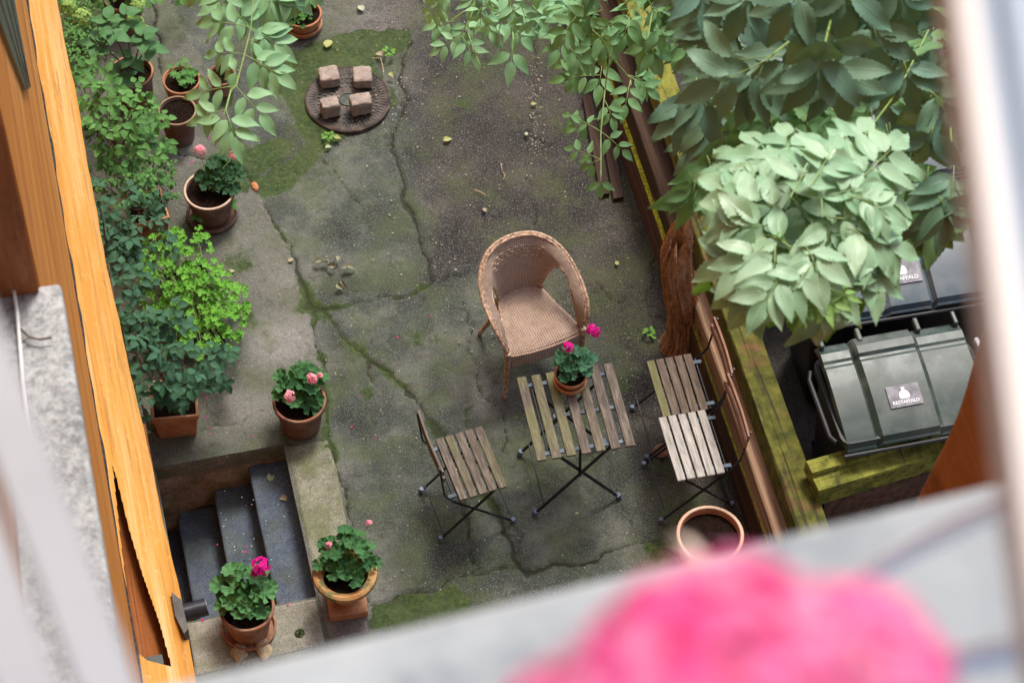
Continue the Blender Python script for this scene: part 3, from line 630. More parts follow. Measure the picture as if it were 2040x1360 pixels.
# ---------------------------------------------------------------- foliage machinery
class Leaves:
    def __init__(s,nu=4,nv=7): s.nu=nu; s.nv=nv; s.V=[]; s.U=[]; s.R=[]; s.F=[]; s.n=0
    def leaf(s,o,d,nrm,L,W,curl=.25,fold=.25,tipw=1.25,serr=.0,rnd=None,roll=0,shape=.85):
        """o origin, d direction, nrm upper side"""
        o=np.asarray(o,float); d=np.asarray(d,float); d=d/np.linalg.norm(d); nrm=np.asarray(nrm,float)
        nrm=nrm-d*nrm.dot(d); q=np.linalg.norm(nrm)
        if q<1e-5: nrm=np.array([d[1],-d[0],.1]); nrm-=d*nrm.dot(d); q=np.linalg.norm(nrm)
        nrm/=q; sd=np.cross(d,nrm)
        nu,nv=s.nu,s.nv; u=np.linspace(-1,1,nu+1)[:,None]; v=np.linspace(0,1,nv+1)[None,:]
        w=W/2*(np.sin(np.pi*v**shape)**.8*(1-.18*v)+.02) if shape<.7 else W/2*(v**.70*(1-v)**1.25/.2725+.008)
        w=w*np.where(np.abs(u)>.95,1+serr*np.where(np.arange(nv+1)[None,:]%2==0,1,-1),1); w[:, -1]=0; w[:,0]=W*.02
        ph=curl*v; along=L*np.where(curl==0,v,np.sin(ph)/max(abs(curl),1e-6)*np.sign(curl) if curl else v)
        drop=-L*(1-np.cos(ph))/max(abs(curl),1e-6) *np.sign(curl) if curl else 0*v
        wave=.035*L*np.sin(v*9+RNG.uniform(0,6))*u*RNG.uniform(.3,1.2)
        P=o+d*(along+0*u)[...,None]+sd*(u*w)[...,None]+nrm*(drop+fold*np.abs(u)*w+wave)[...,None]
        s.V.append(P.reshape(-1,3)); s.U.append(np.stack([np.broadcast_to((u+1)/2,(nu+1,nv+1)),np.broadcast_to(v,(nu+1,nv+1))],-1).reshape(-1,2))
        s.R.append(np.full((nu+1)*(nv+1),RNG.random() if rnd is None else rnd))
        i=np.arange((nu+1)*(nv+1)).reshape(nu+1,nv+1)+s.n
        s.F.append(np.stack([i[:-1,:-1],i[:-1,1:],i[1:,1:],i[1:,:-1]],-1).reshape(-1,4)); s.n+=(nu+1)*(nv+1)
    def disc(s,o,nrm,r,notch=.35,lobes=7,ruf=.12,cup=.25,rnd=None,az=None):
        o=np.asarray(o,float); nrm=np.asarray(nrm,float); nrm=nrm/np.linalg.norm(nrm)
        a=np.cross(nrm,[0,0,1.]); 
        if np.linalg.norm(a)<1e-3: a=np.array([1.,0,0])
        a/=np.linalg.norm(a); b=np.cross(nrm,a); az=RNG.uniform(0,6.28) if az is None else az
        n=28; th=np.linspace(notch,2*np.pi-notch,n+1)[:,None]; rr=np.linspace(0,1,4)[None,:]
        lob=1+.10*np.cos(lobes*th)*(rr**2)+.035*np.cos(lobes*3*th+1)*rr**2
        rad=r*rr*lob; h=cup*r*(rr**1.6)*1.0-ruf*r*np.cos(lobes*th)*rr**2-.18*r*np.sin(rr*3.14)
        P=o+a*(rad*np.cos(th+az))[...,None]+b*(rad*np.sin(th+az))[...,None]+nrm*h[...,None]
        s.V.append(P.reshape(-1,3)); s.U.append(np.stack([.5+.47*np.cos(lobes*th*.5)*np.ones_like(rr),rr*np.ones_like(th)],-1).reshape(-1,2))
        s.R.append(np.full((n+1)*4,RNG.random() if rnd is None else rnd))
        i=np.arange((n+1)*4).reshape(n+1,4)+s.n
        s.F.append(np.stack([i[:-1,:-1],i[:-1,1:],i[1:,1:],i[1:,:-1]],-1).reshape(-1,4)); s.n+=(n+1)*4
    def build(s,name,mat,parent):
        Vv=np.concatenate(s.V)-shift(parent); Fq=np.concatenate(s.F).astype(np.int32); U=np.concatenate(s.U); Rr=np.concatenate(s.R)
        me=bpy.data.meshes.new(name); me.vertices.add(len(Vv)); me.vertices.foreach_set('co',Vv.ravel())
        me.loops.add(Fq.size); me.loops.foreach_set('vertex_index',Fq.ravel()); me.polygons.add(len(Fq))
        me.polygons.foreach_set('loop_start',np.arange(len(Fq),dtype=np.int32)*4); me.update(calc_edges=True)
        me.polygons.foreach_set('use_smooth',np.ones(len(Fq),bool))
        uv=me.uv_layers.new(name='UVMap'); uv.data.foreach_set('uv',U[Fq.ravel()].ravel())
        a=me.attributes.new('rnd','FLOAT','POINT'); a.data.foreach_set('value',Rr.astype(np.float32))
        return link(name,me,parent,mat)
def unit(v): v=np.asarray(v,float); return v/(np.linalg.norm(v)+1e-9)
def rv(s=1.0): return RNG.normal(size=3)*s
def compound(LV,ST,base,tip,pairs,LL,WW,up=(0,0,1),sag=.0,serr=.05,curl=.35,term=True,rw=.0018,spread=62,start=.25,rnd=None,jit=.15,size_curve=True):
    """pinnate leaf from base to the tip of its end leaflet"""
    base=np.asarray(base,float);tip=np.asarray(tip,float);ax=tip-base;L=np.linalg.norm(ax);d=ax/L; up=np.asarray(up,float)
    side=unit(np.cross(d,up)); nrm=unit(np.cross(side,d))
    RL=max(L-LL*.92,L*.35); pts=[]
    for t in np.linspace(0,1,6): pts.append(base+d*RL*t+nrm*(math.sin(t*math.pi)*.06*L)-np.array([0,0,1])*sag*L*t*t)
    pts=np.array(pts); ST.tube([Vector(p) for p in pts],[rw*1.3,rw*1.2,rw*1.1,rw,rw*.8,rw*.6],5,cap=False)
    def pos(t):
        k=min(int(t*5),4); f=t*5-k; return pts[k]*(1-f)+pts[k+1]*f
    enddir=unit(pts[-1]-pts[-2])
    for i in range(pairs):
        t=start+(1-start)*(i+.35)/(pairs) if pairs>1 else .75
        t=min(t,.97); dd=unit(pos(min(1,t+.02))-pos(max(0,t-.02)))
        for sg in (-1,1):
            a=R(spread*(1-.25*i/max(1,pairs))+RNG.uniform(-10,10)); ld=dd*math.cos(a)+side*sg*math.sin(a)+rv(jit*.5)-np.array([0,0,.15])
            sc=(.78+.3*math.sin(math.pi*(i+1)/(pairs+1))) if size_curve else 1
            sc*=RNG.uniform(.88,1.1)
            o=pos(t)+ld*.006*LL/.08
            LV.leaf(o,ld,nrm+rv(jit),LL*sc,WW*sc,curl*RNG.uniform(.3,1.5),.28,serr=serr,rnd=rnd)
    if term: LV.leaf(pts[-1],enddir+rv(jit*.3),nrm+rv(jit*.6),LL*1.08,WW*1.1,curl,.28,serr=serr,rnd=rnd)

# ---------------------------------------------------------------- pots
def pot(name,label,px,py,zr,wpx,group='terracotta flower pots',mat=TERRA,rim=None,saucer=False,taper=.72,soil=True,drop=.025,z0=0.012,rimh=.035,cat='flower pot',rx=0,ry=0,squash=None):
    """px,py: centre of the rim in the photo, wpx its outer width there"""
    c=at(px,py,zr); dist=np.dot(c-CP,FW); r=wpx/2*dist/FPX
    t=thing(name,label,cat,(c[0],c[1],z0),0,group); t.rotation_euler=(rx,ry,0)
    h=zr-z0; sh=.018 if saucer else 0; th=r*.11
    s=MB(); s.lathe([(0.001,sh),(r*taper,sh),(r*taper*1.01,sh+.01),(r*.90,h-rimh),(r*.985,h-rimh+.003),(r,h-rimh*.5),(r,h-.004),(r-.004,h),(r-th+.003,h),(r-th,h-.004),(r-th-.004,h-rimh*1.2),(r*.8,h-drop-.02)],48,wob=.004)
    s.build('pot_body',mat,t,smooth=True)
    if rim:
        s=MB(); s.lathe([(r-.0035,h+.0005),(r-.007,h+.0022),(r-th+.005,h+.0022),(r-th+.001,h+.0005)],48,wob=.004); s.build('pot_rim',rim,t,smooth=True)
    if soil:
        s=MB(); n=28; vs=[(0,0,h-drop)];fs=[]
        for j in range(1,7):
            for k in range(n):
                rr=(r-th-.001)*j/6; vs.append((rr*math.cos(2*math.pi*k/n),rr*math.sin(2*math.pi*k/n),h-drop+(random.uniform(-.006,.006) if j<6 else -.002)))
        fs=[(0,1+k,1+(k+1)%n) for k in range(n)]
        for j in range(5):
            for k in range(n): a=1+j*n; fs.append((a+k,a+n+k,a+n+(k+1)%n,a+(k+1)%n))
        s.add(vs,fs); s.build('soil',SOIL,t,smooth=True)
    if saucer:
        s=MB(); R2=r*.98; s.lathe([(.001,0.0),(R2*.86,0),(R2,.012),(R2+.003,.038),(R2-.002,.042),(R2-.009,.040),(R2-.014,.014),(.001,.010)],48); s.build('saucer',mat,t,smooth=True)
    return t,c,r,h
def umbel(LV,c,r,n,up=(0,0,1),pr=.011):
    c=np.asarray(c,float); up=unit(up)
    for k in range(n):
        v=unit(rv()+up*1.1)
        if v.dot(up)<-.1: v=v-up*2*v.dot(up)
        o=c+v*r*RNG.uniform(.72,1.0); a=unit(np.cross(v,rv())); b=np.cross(v,a); rnd=RNG.random()
        for q in range(5):
            an=q*1.2566+RNG.uniform(-.15,.15); d=a*math.cos(an)+b*math.sin(an)+v*.35
            LV.leaf(o,d,v,pr*RNG.uniform(.9,1.2),pr*.9,.5,.1,rnd=min(1,max(0,rnd+RNG.uniform(-.25,.25))),shape=.6)
def geranium(t,c,R0,n,lr,heads,petal,leafmat=LF_GER,H=.10,off=(0,0),lift=0,pr=.011,cup=.25):
    """leaves over a dome round c; heads = list of (px,py,z,radius,count)"""
    LV=Leaves(); ST=MB(); c=np.asarray(c,float)
    for k in range(n):
        f=(k+.5)/n; rad=R0*math.sqrt(f)*RNG.uniform(.85,1.1); an=k*2.39996+RNG.uniform(-.25,.25)
        hz=H*(1-.55*(rad/R0)**2)*RNG.uniform(.35,1.25)+lift; o=c+np.array([rad*math.cos(an)+off[0],rad*math.sin(an)+off[1],hz])
        nn=unit(np.array([math.cos(an)*rad/R0*.8,math.sin(an)*rad/R0*.8-.18,1.0])+rv(.14))
        LV.disc(o,nn,lr*RNG.uniform(.72,1.12),.28,7,.10,cup)
        b=c+np.array([RNG.uniform(-.2,.2)*R0+off[0]*.3,RNG.uniform(-.2,.2)*R0+off[1]*.3,-.02])
        ST.tube([Vector(b),Vector((b+o)/2+np.array([0,0,.01])),Vector(o-nn*.004)],[.0028,.0022,.0016],5,cap=False)
    LV.build('leaves',leafmat,t)
    for (x,y,z,r,m) in heads:
        LP=Leaves(2,3); hc=at(x,y,z); umbel(LP,hc,r*1.3,int(m*1.25),(0,-.35,1),pr*1.2)
        ST.tube([Vector(c),Vector((c+hc)/2+np.array([0,0,.02])),Vector(hc-np.array([0,0,r*.3]))],[.003,.0026,.002],5,cap=False)
        LP.build('flower_head',petal,t)
    ST.build('stems',STEM,t,world=True)
PG='potted geraniums'
t,c,r,h=pot('flower_pot','terracotta pot with two salmon pink geranium heads on the kerb above the steps',596,797,.27,108,mat=TERRA_DARK,rim=TERRA); geranium(t,c,.150,26,.047,[(576,789,.42,.030,26),(621,755,.45,.027,24),(638,748,.45,.012,5)],PT_PINK,H=.14,off=(.02,.06))
def urn():
    c=at(687,1138,.36); t=thing('flower_urn','orange terracotta urn with mossy broad rim and square foot, pink geranium growing in it','flower urn',(c[0],c[1],.014))
    h=.345; r=.178
    s=MB(); s.lathe([(.001,.09),(.07,.085),(.085,.12),(.10,.16),(.13,.22),(.14,.27)],48); s.lathe([(.075,.02),(.062,.06),(.07,.09)],48); s.build('urn_bowl',TERRA_ORANGE,t,smooth=True)
    s=MB(); s.lathe([(.138,h-.075),(r-.012,h-.05),(r,h-.028),(r-.004,h-.008),(r-.018,h),(r-.036,h-.006),(r-.040,h-.016),(r-.050,h-.012),(r-.056,h-.03),(r-.062,h-.07)],56,wob=.006); s.build('urn_rim',URN,t,smooth=True)
    s=MB(); s.box((0,0,.032),(.215,.215,.064),Matrix.Rotation(R(-4),3,'Z')); s.build('urn_foot',TERRA_ORANGE,t,bevel=.008)
    s=MB(); s.lathe([(.001,h-.075),(.12,h-.075)],32); s.build('soil',SOIL,t)
    geranium(t,c+np.array([0,0,-.05]),.155,28,.047,[(655,1086,.52,.016,7),(735,1041,.55,.012,4)],PT_PINK,H=.17,off=(.03,.075),lift=.02)
urn()
t,c,r,h=pot('flower_pot','terracotta pot on a saucer with one magenta geranium ball beside the cellar steps',491,1207,.27,112,mat=TERRA,saucer=True); geranium(t,c,.160,32,.050,[(519,1130,.47,.046,44)],PT_MAG,m_leaf('leaf_geranium_fresh',(.05,.17,.05),(.10,.25,.08),(.16,.30,.12),.55,.18,.35),H=.15,off=(.0,.065),pr=.013)
t,c,r,h=pot('flower_pot','terracotta pot with white chalky rim on a wide saucer, salmon geranium leaning to the right',417,378,.27,104,mat=TERRA_DARK,rim=RIM_PALE,saucer=True,rimh=.03); geranium(t,c,.130,22,.046,[(399,300,.48,.030,24),(465,310,.42,.022,14)],PT_PINK,m_leaf('leaf_geranium_dark',(.018,.065,.025),(.04,.105,.04),(.05,.12,.05),.6,.12,.25),H=.12,off=(.075,.06))
t,c,r,h=pot('flower_pot','empty dark terracotta pot with bare soil standing among the left hand pots',353,220,.27,78,mat=TERRA_DARK,rim=m_terracotta('olive_rim',(.30,.20,.10),(.36,.27,.17),.3),taper=.72)
t,c,r,h=pot('flower_pot','small orange terracotta pot with ferny herbs and a cyclamen leaf behind the empty pot',361,158,.24,76,mat=TERRA_ORANGE,rimh=.03,taper=.75)
LV=Leaves(); ST=MB()
for k in range(14):
    o=c+np.array([RNG.uniform(-.07,.07),RNG.uniform(-.08,.16),RNG.uniform(.0,.07)]);
    for q in range(7): a=q*.9; LV.leaf(o,(math.cos(a),math.sin(a),.1),(0,0,1),.032,.009,.3,.1)
    ST.tube([Vector(c+np.array([0,0,-.03])),Vector(o)],.0012,4,cap=False)
for k in range(5): LV.disc(c+np.array([RNG.uniform(-.02,.08),RNG.uniform(-.05,.06),RNG.uniform(.01,.04)]),(.1,-.2,1),.035,.3,5,.08,.2)
LV.build('leaves',LF_SHRUB,t); ST.build('stems',STEM,t,world=True)
t,c,r,h=pot('flower_pot','small pinkish terracotta pot half hidden under the overhanging ash leaves',441,148,.16,56,mat=m_terracotta('pinkish_terracotta',(.36,.17,.12),(.42,.26,.2),.2),drop=.02)
t,c,r,h=pot('flower_pot','large terracotta pot holding the hydrangea with lime green flower heads',262,143,.32,88,mat=TERRA_DARK,rim=TERRA_ORANGE,taper=.8,rimh=.03,drop=.04)
LV=Leaves(5,8); ST=MB()
tipz=[(250,20,.75),(190,70,.62),(300,75,.6),(225,55,.8),(262,105,.5),(285,60,.7),(240,130,.42),(215,30,.7)]
for (x,y,z) in tipz:
    q=at(x,y+8,z); ST.tube([Vector(c+np.array([RNG.uniform(-.03,.03),RNG.uniform(-.03,.03),-.04])),Vector((c+q)/2),Vector(q)],[.006,.004,.003],6,cap=False)
    a0=RNG.uniform(0,3)
    for k in range(5):
        a=a0+k*1.4; LV.leaf(q-np.array([0,0,.02*k]),(math.cos(a),math.sin(a),.15),(0,0,1),RNG.uniform(.09,.135),RNG.uniform(.06,.085),.5,.22,serr=.03,shape=.75)
LV.build('leaves',LF_HYD,t); ST.build('stems',STEM_BR,t,world=True)
for (x,y,z,rr) in [(137,14,.75,.05),(163,36,.7,.062),(275,13,.7,.048),(268,45,.62,.06),(288,66,.5,.045)]:
    LP=Leaves(2,3); umbel(LP,at(x,y,z),rr*1.1,85,(0,-.3,1),.0125); LP.build('flower_head',FL_LIME,t)
t,c,r,h=pot('flower_pot','shallow terracotta pot on a saucer with trailing ivy at the top of the courtyard',603,26,.14,76,mat=TERRA_ORANGE,saucer=True,taper=.8)
LV=Leaves(); ST=MB()
for k in range(110):
    a=RNG.uniform(0,6.28); rad=RNG.uniform(0,.16); o=c+np.array([rad*math.cos(a)-.06,rad*math.sin(a)*1.1,.03+RNG.uniform(-.03,.08)-.2*max(0,rad-.1)])
    LV.disc(o,unit(np.array([math.cos(a)*.4,math.sin(a)*.4-.2,1])+rv(.2)),RNG.uniform(.012,.022),.5,5,.1,.1)
    if k%3==0: ST.tube([Vector(c),Vector((o+c)/2+np.array([0,0,.03])),Vector(o)],.0012,4,cap=False)
LV.build('leaves',LF_LIME if False else LF_SHRUB,t); ST.build('stems',STEM,t,world=True)
t,c,r,h=pot('flower_pot','broad empty terracotta pot with pale rim standing in front of the stacked chairs',1415,1064,.31,136,mat=TERRA_ORANGE,rim=RIM_PALE,drop=.05,taper=.75,rimh=.05)
t,c,r,h=pot('flower_pot','dark round pot in the top left corner with a leafy plant',245,-8,.3,80,mat=TERRA_DARK,drop=.03)
# dark planters at the upper edge
def square_pot(label,px,py,zr,hw,mat,rot=0,asp=1.0,taper=.78):
    c=at(px,py,zr); t=thing('square_planter',label,'planter',(c[0],c[1],.012),rot,'square planters')
    h=zr-.012; s=MB()
    def ring(k,z,asp=asp): return [(-k*hw,-k*hw*asp,z),(k*hw,-k*hw*asp,z),(k*hw,k*hw*asp,z),(-k*hw,k*hw*asp,z)]
    L=[ring(taper,0),ring(.93,h-.045),ring(1.0,h-.04),ring(1.0,h),ring(.88,h),ring(.86,h-.06)]
    vs=[p for r_ in L for p in r_]; fs=[(3,2,1,0)]
    for j in range(len(L)-1):
        for k in range(4): fs.append((j*4+k,j*4+(k+1)%4,(j+1)*4+(k+1)%4,(j+1)*4+k))
    s.add(vs,fs); s.build('pot_body',mat,t,bevel=.006)
    s=MB(); s.box((0,0,h-.045),(hw*1.74,hw*1.74*asp,.01)); s.build('soil',SOIL,t)
    return t,c
SQ1,cs1=square_pot('square terracotta planter with the dark shrub beside the ocher wall above the steps',346,793,.26,.135,TERRA_ORANGE,R(-6))
SQ2,cs2=square_pot('reddish square planter almost buried in the trailing shrub by the wall',290,412,.25,.12,TERRA_ORANGE,R(5))
SQ3,cs3=square_pot('low black planter under the pale green scented geraniums',385,600,.16,.14,IRON,R(3),2.0,.9)

# ---------------------------------------------------------------- shrubs along the left wall
def shrub(t,c,blobs,LL,WW,mat,n,pairs=1,stemmat=STEM_BR,serr=.03,curl=.35,lean=(.15,-.25,1),single=False):
    """blobs: (px,py,z,radius) clouds of trifoliate sprays, n sprays for each 0.01 m2 of blob"""
    LV=Leaves(4,6); ST=MB(); c=np.asarray(c,float)
    for (x,y,z,r) in blobs:
        b=at(x,y,z); m=max(2,int(n*r*r/.01)); hub=b-np.array([0,0,r*.8])
        ST.tube([Vector(c),Vector((c+hub)/2+rv(.03)),Vector(hub)],[.006,.004,.003],5,cap=False)
        for k in range(m):
            v=unit(rv()); v[2]=abs(v[2])*.9-.15; rr=r*RNG.uniform(.45,1)**.6; o=b+v*rr*np.array([1,1,.6])
            d=unit(v*np.array([1,1,.3])+rv(.5)-np.array([0,.15,.05])); tip=o+d*LL*RNG.uniform(1.9,2.6); up=unit(np.array(lean)+rv(.22))
            if k%3==0: ST.tube([Vector(hub),Vector(o)],[.002,.0012],4,cap=False)
            compound(LV,ST,o,tip,pairs,LL*RNG.uniform(.7,1.1),WW*RNG.uniform(.8,1.1),up,0,serr,curl,True,.0009,65,.2)
    LV.build('leaves',mat,t); ST.build('stems',stemmat,t,world=True)
t=thing('leafy_shrub','mid green leafy shrub with pointed leaves spreading beside the hydrangea pot','shrub',tuple(at(235,300,0)),0,'shrubs along the ocher wall')
shrub(t,at(235,300,0.02),[(165,165,.55,.09),(180,205,.75,.12),(215,215,.9,.15),(190,250,.8,.13),(240,230,.8,.14),(235,270,.7,.15),(205,290,.7,.14),(275,240,.6,.12),(260,310,.55,.13),(295,270,.45,.10),(185,185,.6,.11)],.066,.042,LF_SHRUB,7)
t=thing('leafy_shrub','fine leaved yellowish green shrub in the middle of the wall border','shrub',tuple(at(275,400,0)),0,'shrubs along the ocher wall')
shrub(t,at(270,420,0.05),[(220,345,.6,.13),(260,340,.55,.12),(300,340,.4,.11),(330,335,.3,.09),(240,375,.6,.12),(285,370,.45,.11),(330,370,.25,.09),(310,300,.35,.08)],.034,.022,LF_SHRUB,16)
t=thing('leafy_shrub','blue green shrub with dark pointed leaves hanging over the buried square planter','shrub',tuple(at(255,470,0)),0,'shrubs along the ocher wall')
shrub(t,at(265,470,0.05),[(215,400,.85,.11),(245,425,.8,.11),(225,460,.8,.12),(215,500,.75,.10),(275,465,.75,.12),(300,485,.7,.10),(265,440,.85,.1),(235,530,.7,.11),(250,560,.7,.11),(330,410,.4,.07)],.062,.036,LF_BLUE,8)
shrub(SQ1,cs1-np.array([0,0,.03]),[(245,600,.8,.11),(270,640,.8,.12),(300,620,.75,.10),(265,690,.75,.12),(305,680,.8,.13),(330,720,.7,.13),(370,715,.65,.12),(300,740,.65,.12),(345,750,.55,.12),(405,740,.5,.09),(310,770,.5,.09),(385,760,.45,.08),(360,690,.6,.1),(420,715,.4,.07)],.070,.042,LF_BLUE,9)
shrub(SQ2,cs2-np.array([0,0,.03]),[(300,395,.42,.08),(275,420,.4,.08)],.05,.03,LF_BLUE,8)
# scented geranium: pale lobed leaves
LV=Leaves(); ST=MB()
for k in range(560):
    x=RNG.uniform(280,500); y=RNG.uniform(450,722)
    if not inpoly(np.array([x]),np.array([y]),[(300,470),(350,455),(410,455),(440,520),(490,580),(495,620),(460,700),(420,720),(350,700),(285,640),(280,560)])[0]: continue
    z=.36-((x-385)/130)**2*.2-((y-590)/180)**2*.15+RNG.uniform(-.1,.06); o=at(x,y,z)
    LV.disc(o,unit(np.array([(x-385)/200,-.15-(y-590)/500,1])+rv(.22)),RNG.uniform(.018,.030),.4,5,.16,.2)
    if k%2==0:
        b=cs3+np.array([RNG.uniform(-.1,.1),RNG.uniform(-.25,.25),-.02]); ST.tube([Vector(b),Vector((b+o)/2+rv(.01)),Vector(o)],[.0022,.0018,.0014],4,cap=False)
for k in range(60):
    b=cs3+np.array([RNG.uniform(-.12,.12),RNG.uniform(-.25,.25),0]); ST.tube([Vector(b),Vector(b+rv(.06)+np.array([0,0,.1]))],.0014,4,cap=False)
LV.build('leaves',LF_LIME,SQ3); ST.build('stems',STEM,SQ3,world=True)
# top left corner greenery
t=thing('leafy_plant','dark green foliage plant filling the top left corner behind the hydrangea','plant',tuple(at(240,-10,0)),0)
shrub(t,at(240,-5,.2),[(150,-20,.3,.11),(200,-25,.3,.12),(240,-30,.35,.13),(290,-30,.35,.11),(330,-20,.3,.08),(375,-25,.3,.08)],.05,.035,LF_SHRUB,9)
t=thing('creeping_plant','low mossy green plant between the ocher wall and the hydrangea pot','ground plant',tuple(at(150,90,0)),0)
LV=Leaves(3,4)
for k in range(420):
    o=at(RNG.normal(160,24),RNG.normal(75,45),RNG.uniform(.02,.16)); a=RNG.uniform(0,6.3); LV.leaf(o,(math.cos(a),math.sin(a),RNG.uniform(0,.5)),(0,0,1),RNG.uniform(.02,.04),.016,.4,.2)
LV.build('leaves',LF_SHRUB,t)
# vine on the wall and creeping sprigs over the saucer
t=thing('wall_vine','thin woody vine climbing the ocher wall next to the square planter','vine',tuple(at(300,860,0)))
ST=MB(); LV=Leaves(4,6)
for l in [[(300,905,.1),(282,860,.5),(268,800,.9),(258,740,1.2),(240,640,1.6)],[(308,880,.1),(290,830,.4),(275,780,.6)],[(212,490,1.2),(205,440,1.4),(195,400,1.5)],[(255,750,.9),(243,690,1.1),(228,600,1.3),(215,520,1.4)]]:
    ST.tube([V(*p) for p in l],.005,6,cap=False)
    for p in l[1:]:
        o=at(*p); 
        for q in range(3): LV.leaf(o,unit(rv()+np.array([.8,0,0])),(.3,-.2,1),.055,.032,.4,.25)
ST.build('vine_stem',STEM_BR,t,world=True); LV.build('leaves',LF_BLUE,t)
t=thing('trailing_sprig','thin creeping sprig with small trifoliate leaves across the saucer of the chalky rimmed pot','plant',tuple(at(395,420,.1)))
ST=MB(); LV=Leaves(4,6)
ST.tube([V(355,405,.12),V(398,420,.15),V(420,415,.16),V(455,405,.1)],.0018,5); ST.tube([V(398,420,.15),V(390,398,.17)],.0014,5)
for (x,y) in [(387,397),(430,413),(392,433),(463,408)]:
    o=at(x,y,.17); a0=RNG.uniform(0,2)
    for k in range(3): a=a0+k*2.1; LV.leaf(o,(math.cos(a),math.sin(a),0),(0,-.1,1),.055,.032,.3,.2)
ST.build('stems',STEM_BR,t,world=True); LV.build('leaves',LF_SHRUB,t)

# ---------------------------------------------------------------- manhole cover and setts
def manhole():
    c=at(693,199,0); t=thing('manhole_cover','round rusty cast iron manhole cover carrying four granite setts','manhole cover',(c[0],c[1],0))
    m=m_simple('rusty_cast_iron',(.075,.052,.042),.65,.28,14,.3,.5); a=bpy.data.materials
    s=MB(); r=.268; s.lathe([(r+.008,-.03),(r+.006,.010),(r-.004,.016),(r-.012,.010),(r-.065,.006),(r-.07,.002),(.001,.002)],72); s.build('frame_ring',m,t,smooth=True)
    s=MB()
    for k in range(64):
        an=2*math.pi*k/64; s.box(((r-.037)*math.cos(an),(r-.037)*math.sin(an),.0085),(.042,.006,.006),Matrix.Rotation(an,3,'Z'))
    for j,(rr,nn) in enumerate([(.185,40),(.15,30),(.115,24)]):
        for k in range(nn):
            an=2*math.pi*k/nn+j; s.box((rr*math.cos(an),rr*math.sin(an),.004),(.022,.012,.008),Matrix.Rotation(an,3,'Z'))
    s.lathe([(.058,.002),(.056,.009),(.048,.009),(.046,.004),(.001,.005)],36)
    s.build('cover_pattern',m_simple('greenish_cast_iron',(.05,.058,.045),.6,.2,14,.3,.4),t)
manhole()
for k,(x,y,s_,ry,lab) in enumerate([(655,145,(.125,.118,.085),2,'far left of the four'),(722,146,(.118,.125,.085),-7,'far right of the four'),(657,203,(.115,.085,.115),6,'near left of the four'),(718,196,(.133,.095,.12),3,'near right of the four')]):
    h=s_[2]; c=at(x,y,h+.01); t=thing('granite_sett','rough granite sett on the manhole cover, '+lab,'paving stone',(c[0],c[1],.012),R(ry),'granite setts on the manhole cover')
    me=bpy.data.meshes.new('stone_block'); bm=bmesh.new(); bmesh.ops.create_cube(bm,size=1); bmesh.ops.subdivide_edges(bm,edges=bm.edges,cuts=9,use_grid_fill=True)
    for v in bm.verts:
        p=v.co.copy(); q=Vector((p.x*s_[0],p.y*s_[1],(p.z+.5)*s_[2])); m_=max(abs(p.x),abs(p.y),abs(p.z)); nrm=p.normalized()
        l=sum(1 for k_ in p if abs(abs(k_)-.5)<1e-4)
        q-=nrm*(.006 if l==2 else .012 if l==3 else 0); q+=nrm*(fbm(np.array([p.x*5+k*7+p.z*3]),np.array([p.y*5+p.z*4]),4,60)[0]-.5)*.016
        v.co=q
    bm.to_mesh(me); bm.free(); me.polygons.foreach_set('use_smooth',[True]*len(me.polygons)); me.set_sharp_from_angle(angle=R(35)); link('stone_block',me,t,SETT)

